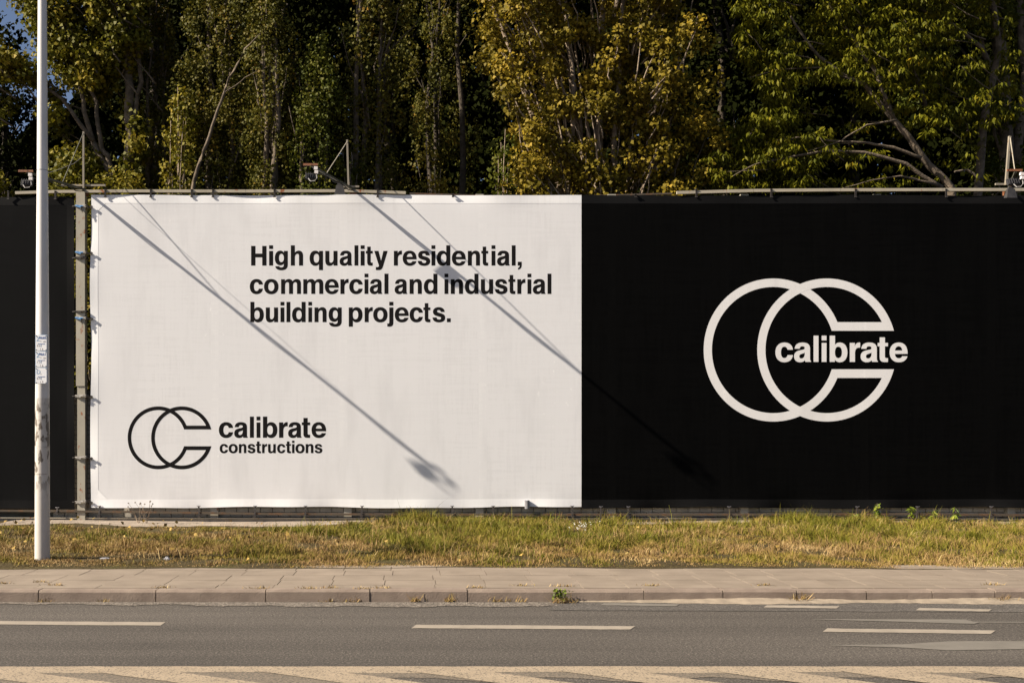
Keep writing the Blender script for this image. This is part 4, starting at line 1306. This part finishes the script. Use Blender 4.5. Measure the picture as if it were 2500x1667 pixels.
# --- box elder: drooping sprays on arching limbs
m = MB()
LIMBS = [([(2345, 1270), (2335, 700), (2322, 460), (2250, 385), (2180, 290), (2110, 205), (2060, 185), (1980, 120), (1930, 40)], 20.9, 0.10, 0.02),
         ([(2180, 290), (2140, 180), (2100, 120), (2010, -10), (1960, -120)], 20.9, 0.05, 0.02),
         ([(2250, 385), (2180, 360), (2120, 350), (2040, 345), (1950, 335), (1890, 345)], 20.7, 0.035, 0.012),
         ([(2300, 458), (2210, 400), (2110, 372), (2020, 368), (1920, 385), (1850, 400), (1790, 430)], 20.6, 0.045, 0.012),
         ([(2280, 450), (2200, 430), (2130, 440), (2050, 462)], 20.5, 0.025, 0.008),
         ([(2190, 295), (2120, 305), (2050, 345), (1970, 370)], 20.6, 0.022, 0.008),
         ([(2345, 1270), (2370, 700), (2400, 300), (2440, 120), (2400, -120)], 21.8, 0.12, 0.05),
         ([(2400, 120), (2330, 60), (2240, 20), (2160, -40)], 21.3, 0.04, 0.015),
         ([(2390, 440), (2360, 415), (2330, 420)], 20.8, 0.03, 0.02),
         ([(2110, 205), (2000, 165), (1900, 170), (1830, 190)], 20.7, 0.02, 0.008),
         ([(2260, 260), (2210, 100), (2190, -60)], 21.6, 0.045, 0.03)]
for pts, Y, r0, r1 in LIMBS:
    limb(m, pts, Y, r0, r1, 0.012)
def s_elder(n):
    def fn(k):
        px = rng.uniform(1730, 2480, k); py = rng.uniform(-420, 470, k); Y = rng.uniform(20.3, 22.4, k)
        C = px2w(px, py, Y)
        left = np.interp(py, [-400, 0, 130, 200, 260, 330, 400, 470], [1830, 1800, 1800, 1850, 1870, 1740, 1690, 1720])
        d = noise3(C, 1.6, 4.4)
        keep = (px > left) & (d > -0.55)
        hole = ((np.abs(px - 2020) < 75) & (np.abs(py - 265) < 60)) | ((np.abs(px - 2110) < 110) & (np.abs(py - 415) < 26)) | ((px > 2290) & (py > 300)) | ((px > 2030) & (py > 330) & (py < 365)) | ((np.abs(px - 2230) < 60) & (py > 330))
        keep &= ~(hole & (rng.uniform(0, 1, k) < 0.93))
        keep &= ~((px > 2330) & (rng.uniform(0, 1, k) < 0.5))
        keep &= ~((px > 2120) & (py > 150) & (rng.uniform(0, 1, k) < 0.35))
        return C, keep
    return rejection(n, fn)
C = s_elder(3600)
per = 15
nC = len(C)
c = np.repeat(C, per, 0)
az = rng.uniform(0, 2 * np.pi, nC * per)
ax = unit(np.stack([np.cos(az), np.sin(az), -rng.uniform(0.5, 2.0, nC * per)], 1))
pts = c + ax * rng.uniform(0.05, 0.14, (nC * per, 1)) + np.stack([np.cos(az), np.sin(az), 0 * az], 1) * rng.uniform(0.0, 0.12, (nC * per, 1)) + np.array([0, 0, 0.06])
tn = np.clip(np.repeat(rng.beta(2.2, 2.2, nC), per) * 0.6 + rng.beta(2, 2.4, nC * per) * 0.45, 0, 1)
A = leaf_quads(pts, 0.125, rng, 0.34, np.stack([np.cos(az), np.sin(az), 0.7 + 0 * az], 1), 1.2, tint=tn, axis=ax, fold=0.05)
for i in range(150):
    e = C[rng.integers(0, nC)]
    st = e + np.array([rng.uniform(0.2, 0.9), rng.uniform(-0.1, 0.3), -rng.uniform(-0.1, 0.5)])
    m.tube(jitter_path(st, e + np.array([0, 0, 0.06]), 5, 0.025, rng), list(np.linspace(0.012, 0.004, 5)), 5)
finish_tree('box_elder', 'yellow-green box elder with drooping leaves and leaning limbs above the black banner', ((2345 - XC) / F * 20.9, 20.9, GZ), m, MT['bark'], *A, LF['elder'])

# --- green maple at the right end
def s_gm(n):
    def fn(k):
        px = rng.uniform(2200, 2760, k); py = rng.uniform(-420, 480, k); Y = rng.uniform(22.4, 24.2, k)
        C = px2w(px, py, Y)
        keep = noise3(C, 1.4, 1.1) > -0.3
        keep &= ~((px < 2340) & (py > 250))
        return C, keep
    return rejection(n, fn)
m = MB()
def wood_gm(C):
    for pts, r0 in [([(2480, 1250), (2470, 500), (2440, 100), (2425, 0), (2410, -250)], 0.2), ([(2480, 500), (2500, 200), (2490, 60), (2480, -200)], 0.12), ([(2470, 400), (2425, 330), (2410, 260)], 0.05), ([(2455, 250), (2400, 120), (2385, -50)], 0.08)]:
        limb(m, pts, 22.9, r0, r0 * 0.4)
    for i in range(60):
        e = C[rng.integers(0, len(C))]
        st = e + np.array([rng.uniform(-0.5, 0.5), rng.uniform(-0.1, 0.3), -rng.uniform(0.3, 1.0)])
        m.tube(jitter_path(st, e, 5, 0.03, rng), list(np.linspace(0.02, 0.005, 5)), 5)
A = cloud_tree(None, None, None, 200, s_gm, 130, 0.09, None, None, rng, wood_gm, 0.95, (0.3, 0.5), (2, 2.6))
finish_tree('maple_tree', 'dark green maple behind the lamp above the black logo banner', ((2480 - XC) / F * 22.9, 22.9, GZ), m, MT['bark'], *A, LF['ivy'])

# --- dark trees of the second row
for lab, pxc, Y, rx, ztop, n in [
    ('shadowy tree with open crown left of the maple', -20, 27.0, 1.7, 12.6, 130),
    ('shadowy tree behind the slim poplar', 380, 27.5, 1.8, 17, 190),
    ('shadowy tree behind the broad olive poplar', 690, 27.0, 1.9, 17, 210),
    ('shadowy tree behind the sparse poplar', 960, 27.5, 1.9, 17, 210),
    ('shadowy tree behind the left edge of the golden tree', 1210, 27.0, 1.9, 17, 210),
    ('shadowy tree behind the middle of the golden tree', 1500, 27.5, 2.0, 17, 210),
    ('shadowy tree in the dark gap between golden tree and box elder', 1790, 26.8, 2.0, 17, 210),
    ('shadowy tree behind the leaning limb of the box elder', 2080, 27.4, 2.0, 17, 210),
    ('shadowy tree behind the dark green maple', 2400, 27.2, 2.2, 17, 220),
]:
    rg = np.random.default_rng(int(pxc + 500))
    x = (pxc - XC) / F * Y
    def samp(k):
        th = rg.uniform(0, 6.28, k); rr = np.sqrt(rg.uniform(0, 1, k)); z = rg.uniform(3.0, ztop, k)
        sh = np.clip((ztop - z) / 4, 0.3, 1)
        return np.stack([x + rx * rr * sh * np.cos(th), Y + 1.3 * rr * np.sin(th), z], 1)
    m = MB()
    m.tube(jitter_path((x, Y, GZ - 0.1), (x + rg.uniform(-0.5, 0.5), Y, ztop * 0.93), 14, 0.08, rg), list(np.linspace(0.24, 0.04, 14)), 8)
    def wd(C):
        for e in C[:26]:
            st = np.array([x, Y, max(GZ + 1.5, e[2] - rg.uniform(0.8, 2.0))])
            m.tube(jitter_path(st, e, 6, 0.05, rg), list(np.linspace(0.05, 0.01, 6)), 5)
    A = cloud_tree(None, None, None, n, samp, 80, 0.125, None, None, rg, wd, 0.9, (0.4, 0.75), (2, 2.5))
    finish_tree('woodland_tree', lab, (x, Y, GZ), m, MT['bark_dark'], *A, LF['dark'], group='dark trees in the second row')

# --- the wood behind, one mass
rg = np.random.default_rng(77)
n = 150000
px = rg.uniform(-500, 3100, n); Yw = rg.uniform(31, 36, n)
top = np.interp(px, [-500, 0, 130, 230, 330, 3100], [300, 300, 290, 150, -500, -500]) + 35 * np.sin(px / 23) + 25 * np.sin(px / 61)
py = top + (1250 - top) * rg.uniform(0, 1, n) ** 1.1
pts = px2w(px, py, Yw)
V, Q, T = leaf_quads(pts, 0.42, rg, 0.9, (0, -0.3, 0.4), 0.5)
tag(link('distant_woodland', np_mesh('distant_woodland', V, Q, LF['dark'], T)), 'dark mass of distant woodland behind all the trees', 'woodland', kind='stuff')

# ------------------------------------------------------------------ grass and small plants
def blades(n, xs, ys, h, lean, wid, tint, rng):
    z0 = verge_z(xs, ys)
    az = rng.uniform(0, 2 * np.pi, n)
    d = np.stack([np.cos(az), np.sin(az), 0 * az], 1)
    az2 = rng.uniform(0, 2 * np.pi, n)
    s = np.stack([np.cos(az2), np.sin(az2), 0 * az], 1) * (wid * rng.uniform(0.6, 1.4, n))[:, None]
    b = np.stack([xs, ys, z0 - 0.005], 1)
    hh = h[:, None]
    up = np.array([0, 0, 1.0])
    mid = b + up * hh * 0.55 + d * hh * lean[:, None] * 0.35
    tip = b + up * hh * (1 - 0.25 * lean[:, None]) + d * hh * lean[:, None]
    V = np.stack([b - s, b + s, mid + s * 0.8, mid - s * 0.8, tip + s * 0.15, tip - s * 0.15], 1).reshape(-1, 3)
    i = np.arange(n)[:, None] * 6
    Q = np.concatenate([i + np.array([0, 1, 2, 3]), i + np.array([3, 2, 4, 5])], 0)
    return V, Q, np.repeat(tint, 6)

def tuft(name, loc, n, h, spread, matname, tlo, thi, label, catname, wid=0.004):
    rgt = np.random.default_rng(int(abs(loc[0] * 1000)) + 3)
    b = np.array(loc) + np.stack([rgt.normal(0, spread, n), rgt.normal(0, spread * 0.35, n), np.zeros(n)], 1)
    az = rgt.uniform(0, 6.28, n)
    d = np.stack([np.cos(az), np.sin(az) * 0.6 - 0.25, rgt.uniform(0.3, 1.3, n)], 1)
    e = b + unit(d) * (h * rgt.uniform(0.4, 1.1, n))[:, None]
    s = np.stack([np.cos(az + 1.57), np.sin(az + 1.57), 0 * az], 1) * wid
    V = np.stack([b - s, b + s, e + s * 0.3, e - s * 0.3], 1).reshape(-1, 3)
    Q = np.arange(4 * n).reshape(-1, 4)
    T = np.repeat(rgt.uniform(tlo, thi, n), 4)
    o = link(name, np_mesh(name, V, Q, MT[matname], T))
    return tag(o, label, catname)

rg = np.random.default_rng(5)
n = 380000
ys = 12.2 + (19.35 - 12.2) * rg.uniform(0, 1, n) ** 1.1
xs = rg.uniform(-0.44, 0.66, n) * ys * 1.08
ys = np.maximum(ys, edge_y(xs) - 0.08 + 0.12 * rg.uniform(0, 1, n) + 0.10 * np.sin(xs * 9.1) * np.sin(xs * 2.3))
t = (ys - 12.2) / 7.15
wx = xs + 0.5 * np.sin(ys * 1.3 + xs * 0.7); wy = ys + 0.6 * np.sin(xs * 1.1 + 0.3)
pn = np.sin(wx * 0.8 + 1.2) * 0.5 + np.sin(wx * 1.9 + wy * 1.4) * 0.6 + np.sin(wx * 3.7 + 2 - wy * 2.6) * 0.5 + np.sin(wx * 0.37 + 0.5) * 0.3 + 0.35 * np.sin(wx * 6.3 + wy * 4.1)
green = np.clip((t - 0.12 + 0.26 * pn) / 0.62, 0.10, 0.92) * np.clip(0.66 + 0.34 * pn, 0.08, 1) * np.clip(0.50 + (xs + 7.5) / 9, 0.45, 1)
edge = np.clip((ys - edge_y(xs)) / 0.35, 0, 1)
straw = np.clip(0.5 + 0.5 * np.sin(xs * 1.13 + 3 + ys * 1.7) + 0.4 * np.sin(xs * 2.9 - ys), 0, 1)
tint = np.where(rg.uniform(0, 1, n) < green, rg.beta(2, 3, n) * 0.5, 0.38 + rg.beta(2, 2.2, n) * 0.40 + 0.22 * straw * rg.uniform(0, 1, n))
tint = np.clip(tint + 0.10 * np.sin(wx * 1.7 - wy * 2.3) * (tint > 0.36) + 0.08 * np.sin(wx * 4.9 + wy * 3.1), 0, 1)
clump = np.clip(0.55 + 0.5 * pn + 0.35 * np.sin(xs * 7.1 + ys * 5) + 0.3 * np.sin(xs * 13 - ys * 9), 0.1, 1.7)
h = (0.026 + 0.095 * clump * np.clip(t * 4, 0.3, 1)) * rg.uniform(0.4, 1.5, n) * (0.25 + 0.75 * edge)
tall = (rg.uniform(0, 1, n) < 0.012 * np.clip(t * 3, 0, 1))
h = np.where(tall, h * 1.9, h)
right = np.clip((xs + 1.2) / 1.5, 0, 1) * np.clip((t - 0.7) / 0.2, 0, 1)
h = h * (1 + 0.25 * right * np.clip(0.3 + pn, 0, 1.2))
left = np.clip((-0.8 - xs) / 1.5, 0, 1)
h = h * (1 - 0.55 * left * np.clip((t - 0.5) / 0.3, 0, 1))
bare = (t > 0.80 - 0.05 * np.sin(xs * 2.1)) & (rg.uniform(0, 1, n) < np.clip(0.97 * left + 0.15, 0.1, 0.985))
thin = np.clip(0.95 + 0.9 * np.sin(wx * 2.7 + 1 + wy * 3.3) + 0.6 * np.sin(wx * 5.9 - wy * 4.7), 0.06, 1)
keep = ~bare & (rg.uniform(0, 1, n) < (0.25 + 0.75 * edge) * (thin if True else 1))
xs, ys, h, tint = xs[keep], ys[keep], h[keep], tint[keep]
V, Q, T = blades(len(xs), xs, ys, h, rg.uniform(0.15, 1.5, len(xs)) ** 1.2, 0.0022 + 0.0012 * (ys / 15), tint, rg)
tag(link('verge_grass', np_mesh('verge_grass', V, Q, MT['grass'], T)), 'rough verge grass, green by the hoarding and dry by the pavement', 'grass', kind='stuff')

# dark clump of matted grass
cp = G(975, 1358, GZ)
tuft('matted_tuft', (cp.x, cp.y + 0.25, GZ + 0.01), 420, 0.16, 0.16, 'matted', 0.0, 1.0, 'dark matted grass clump in the verge under the white banner', 'grass tuft')

# long dry stalks standing in the grass
ns = 5200
ys2 = 12.5 + 6.6 * rg.uniform(0, 1, ns); xs2 = rg.uniform(-0.44, 0.66, ns) * ys2 * 1.05
kk = (np.sin(xs2 * 1.3 + ys2) + 0.7 * np.sin(xs2 * 3.1 - ys2 * 2) > 0.1) & ~((xs2 < -1.2) & (ys2 > 17.6))
xs2, ys2 = xs2[kk], ys2[kk]; ns = len(xs2)
V, Q, T = blades(ns, xs2, ys2, rg.uniform(0.10, 0.24, ns), rg.uniform(0.3, 1.3, ns), np.full(ns, 0.0022), 0.55 + 0.45 * rg.uniform(0, 1, ns), rg)
tag(link('dry_stalks', np_mesh('dry_stalks', V, Q, MT['grass'], T)), 'thin straw stalks rising out of the verge grass', 'grass', kind='stuff')

# fallen leaves in the grass
n = 900
ys = rg.uniform(12.35, 19.3, n); xs = rg.uniform(-0.43, 0.62, n) * ys
w = rg.uniform(0, 1, n) < np.clip(0.65 - 0.10 * (xs + 6), 0.10, 0.9) * np.where(xs < -1, np.where(ys > 15, 1, 0.3), 0.5)
xs, ys = xs[w], ys[w]
pts = np.stack([xs, ys, verge_z(xs, ys) + rg.uniform(0.03, 0.09, len(xs))], 1)
V, Q, T = leaf_quads(pts, 0.065, rg, 0.8, (0, -0.4, 0.8), 0.9)
tag(link('fallen_leaves', np_mesh('fallen_leaves', V, Q, MT['litter_leaf'], T)), 'fallen yellow leaves scattered over the grass', 'leaves', kind='stuff')

# leafy weeds at the foot of the black banner
def leafy_weed(px, py_base, py_top, label, n=16):
    Y = 18.85
    b = P(px, py_base, Y); b.z = float(verge_z(b.x, Y))
    tp = P(px + random.uniform(-6, 6), py_top, Y)
    t = thing('leafy_weed', label, 'plant', b)
    ps = jitter_path(b, tp, 7, 0.012, rg)
    MB().tube(ps, list(np.linspace(0.010, 0.004, 7)), 5).build('stem', MT['bark'], t)
    k = n * 2
    f = rg.uniform(0.15, 1.02, k)
    pp_ = np.array([np.array(b) + (np.array(tp) - np.array(b)) * q for q in f])
    az = rg.uniform(0, 6.28, k)
    ax = unit(np.stack([np.cos(az), np.sin(az) , -rg.uniform(0.2, 1.2, k)], 1))
    pp_ = pp_ + ax * 0.055
    V, Q, T = leaf_quads(pp_, 0.12, rg, 0.30, (0, -0.3, 0.6), 0.7, axis=ax, fold=0.04)
    link('leaves', np_mesh('leaves', V, Q, MT['weed'], T), t)
leafy_weed(2142, 1290, 1228, 'tallest leafy weed, white tipped, before the foot of the black banner', 26)
leafy_weed(2220, 1285, 1237, 'leafy weed with broad upright leaves right of the tallest one')
leafy_weed(2275, 1290, 1241, 'wispy leafy weed between two upright ones before the black banner', 12)
leafy_weed(2329, 1290, 1240, 'upright yellow-green weed farthest along the black banner')
leafy_weed(2093, 1285, 1255, 'short leafy weed left of the tallest one', 12)

# weeds in the kerb joint
def on_road(px, py): return tuple(G(px, py, 0.004))
def on_top(px, py): return tuple(G(px, py, GZ + 0.002))
p0 = Vector((G(1360, 1462).x, YK - 0.03, 0.006))
kw = thing('kerb_weed', 'bright green leafy weed growing against the kerb face', 'plant', p0)
nn = 120
ctr = np.array(p0) + np.stack([rg.normal(0, 0.04, nn), -np.abs(rg.normal(0, 0.03, nn)), rg.uniform(0.02, 0.13, nn)], 1)
V, Q, T = leaf_quads(ctr, 0.03, rg, 0.8, (0, -0.4, 0.7), 0.6)
link('leaves', np_mesh('leaves', V, Q, MT['weed'], T), kw)
MB().tube([p0, p0 + Vector((0.01, -0.01, 0.1))], [0.006, 0.003], 5).build('stem', MT['bark'], kw)
tuft('dry_tuft', on_road(1372, 1471), 60, 0.10, 0.07, 'grass', 0.5, 1.0, 'dry grass tuft at the foot of the green kerb weed', 'grass tuft')
for px, n_, h_, sp, lab in [(118, 26, 0.06, 0.06, 'small dry tuft at the kerb foot close to the pale pole'),
                       (262, 20, 0.04, 0.05, 'flat dry tuft at the kerb foot under the white banner\'s left end'),
                       (806, 30, 0.05, 0.06, 'dry tuft at the kerb foot left of a forked stalk'),
                       (858, 34, 0.06, 0.05, 'wide dry tuft at the kerb foot beside a kerb joint'),
                       (1012, 34, 0.12, 0.035, 'tall spiky dry tuft at the kerb foot'),
                       (1098, 30, 0.10, 0.035, 'spiky dry tuft at the kerb foot beside the sandy crust'),
                       (1215, 30, 0.07, 0.05, 'low reddish tuft at the kerb foot left of the green weed'),
                       (1260, 30, 0.07, 0.06, 'low scattered tuft at the kerb foot beside the green weed'),
                       (1940, 50, 0.13, 0.05, 'dark withered tuft at the kerb foot with sandy base'),
                       (2428, 60, 0.11, 0.06, 'ragged yellow tuft at the kerb foot under the hooded lamp')]:
    loc = (G(px, 1466).x, YK - 0.02, 0.006)
    tuft('dry_tuft', loc, n_, h_, sp, 'grass', 0.45, 1.0, lab, 'grass tuft')
for px, py, lab in [(8, 1424, 'thin dry tuft in a paver joint left of the pale pole'), (100, 1420, 'pale straw wisp in a paver joint by the pale pole'), (133, 1428, 'straw tuft at the kerb top by the pale pole'),
                    (395, 1434, 'broad straw tuft along the kerb top joint'), (632, 1436, 'long straw tuft along the kerb top'), (755, 1436, 'little straw tuft on the kerb top'),
                    (805, 1435, 'pale straw tuft on the kerb top near a kerb joint'), (890, 1437, 'thin straw line on the kerb top'), (935, 1435, 'straw tuft in the paver row over a kerb joint'),
                    (1165, 1434, 'yellow straw tuft on the kerb top over the crust'), (1275, 1429, 'small round straw tuft in a paver joint'), (1375, 1431, 'dense straw tuft above the green kerb weed'),
                    (1590, 1429, 'bright straw tuft where two kerbstones meet'), (1862, 1428, 'pale straw tuft between pavers'), (2420, 1427, 'green and straw tuft on the kerb top under the hooded lamp')]:
    tuft('straw_tuft', on_top(px, py), 45, 0.035, 0.055, 'grass', 0.45, 1.0, lab, 'grass tuft')

# white wildflowers
b = P(1421, 1330, 16.4); b.z = float(verge_z(b.x, b.y))
fl = thing('wildflower', 'cluster of tiny white wildflowers in the green grass', 'flowers', b)
m1, m2 = MB(), MB()
for i in range(26):
    o = Vector((rg.normal(0, 0.10), rg.normal(0, 0.10), 0))
    h_ = rg.uniform(0.10, 0.24)
    m1.tube([b + o, b + o + Vector((0, 0, h_))], 0.0025, 4)
    m2.box(b + o + Vector((0, 0, h_)), (0.016, 0.016, 0.008), Matrix.Rotation(rg.uniform(-0.6, 0.6), 3, 'X'))
m1.build('stem', MT['bark'], fl); m2.build('blossom', MT['white_petal'], fl)

# dry stalks with seed heads in front of the wall gap
for px, lab in [(338, 'branching dry stalk with seed heads below the white banner\'s left corner'), (358, 'thin dry stalk with pale seed heads beside the branching one')]:
    b = P(px, 1284, 18.7); b.z = float(verge_z(b.x, 18.7))
    st = thing('dry_stalk', lab, 'plant', b)
    m1, m2 = MB(), MB()
    for i in range(6):
        e = b + Vector((rg.uniform(-0.22, 0.18), rg.uniform(-0.05, 0.05), rg.uniform(0.2, 0.42)))
        m1.tube([b, b + (e - b) * 0.5 + Vector((0.01, 0, 0.05)), e], [0.004, 0.003, 0.002], 4)
        m2.box(e, (0.022, 0.022, 0.018), Matrix.Rotation(rg.uniform(-1, 1), 3, 'Y'))
    m1.build('stem', MT['bark_pale'], st); m2.build('seed_head', MT['sand'], st)

# litter
def crumple(name, px, py, w, h, label, mat):
    b = G(px, py, GZ + 0.02)
    n_ = 14
    m = MB()
    rr = np.random.default_rng(int(px))
    vs = []
    for j in range(6):
        for i in range(n_):
            a = 2 * math.pi * i / n_; el = -0.3 + 1.8 * j / 5
            r_ = math.cos(min(el, 1.5)) * rr.uniform(0.6, 1.2)
            vs.append((b.x + w / 2 * r_ * math.cos(a), b.y + w / 3 * r_ * math.sin(a), b.z + h * max(0, math.sin(max(el, 0))) * rr.uniform(0.7, 1.2)))
    fs = [(j * n_ + i, j * n_ + (i + 1) % n_, (j + 1) * n_ + (i + 1) % n_, (j + 1) * n_ + i) for j in range(5) for i in range(n_)]
    m.add(vs, fs)
    o = m.build(name, mat)
    return tag(o, label, 'litter')
crumple('plastic_litter', 408, 1368, 0.10, 0.05, 'crumpled clear plastic scrap at the pavement edge', MT['plastic_litter'])
crumple('plastic_litter', 255, 1366, 0.16, 0.03, 'flat bluish plastic scrap in dry grass by the pale pole', MT['plastic_litter'])
V, Q, T = leaf_quads(np.array([list(G(197, 1372, GZ + 0.03))]), 0.075, rg, 0.9, (0, -1, 0.6), 3)
tag(link('yellow_leaf', np_mesh('yellow_leaf', V, Q, LF['gold'], T * 0 + 1.0)), 'single bright yellow leaf at the pavement edge by the pale pole', 'leaf')
tag(MB().box(on_road(1082, 1466), (0.035, 0.012, 0.008)).build('paper_scrap', MT['white_petal']), 'tiny white paper scrap at the kerb foot', 'litter')
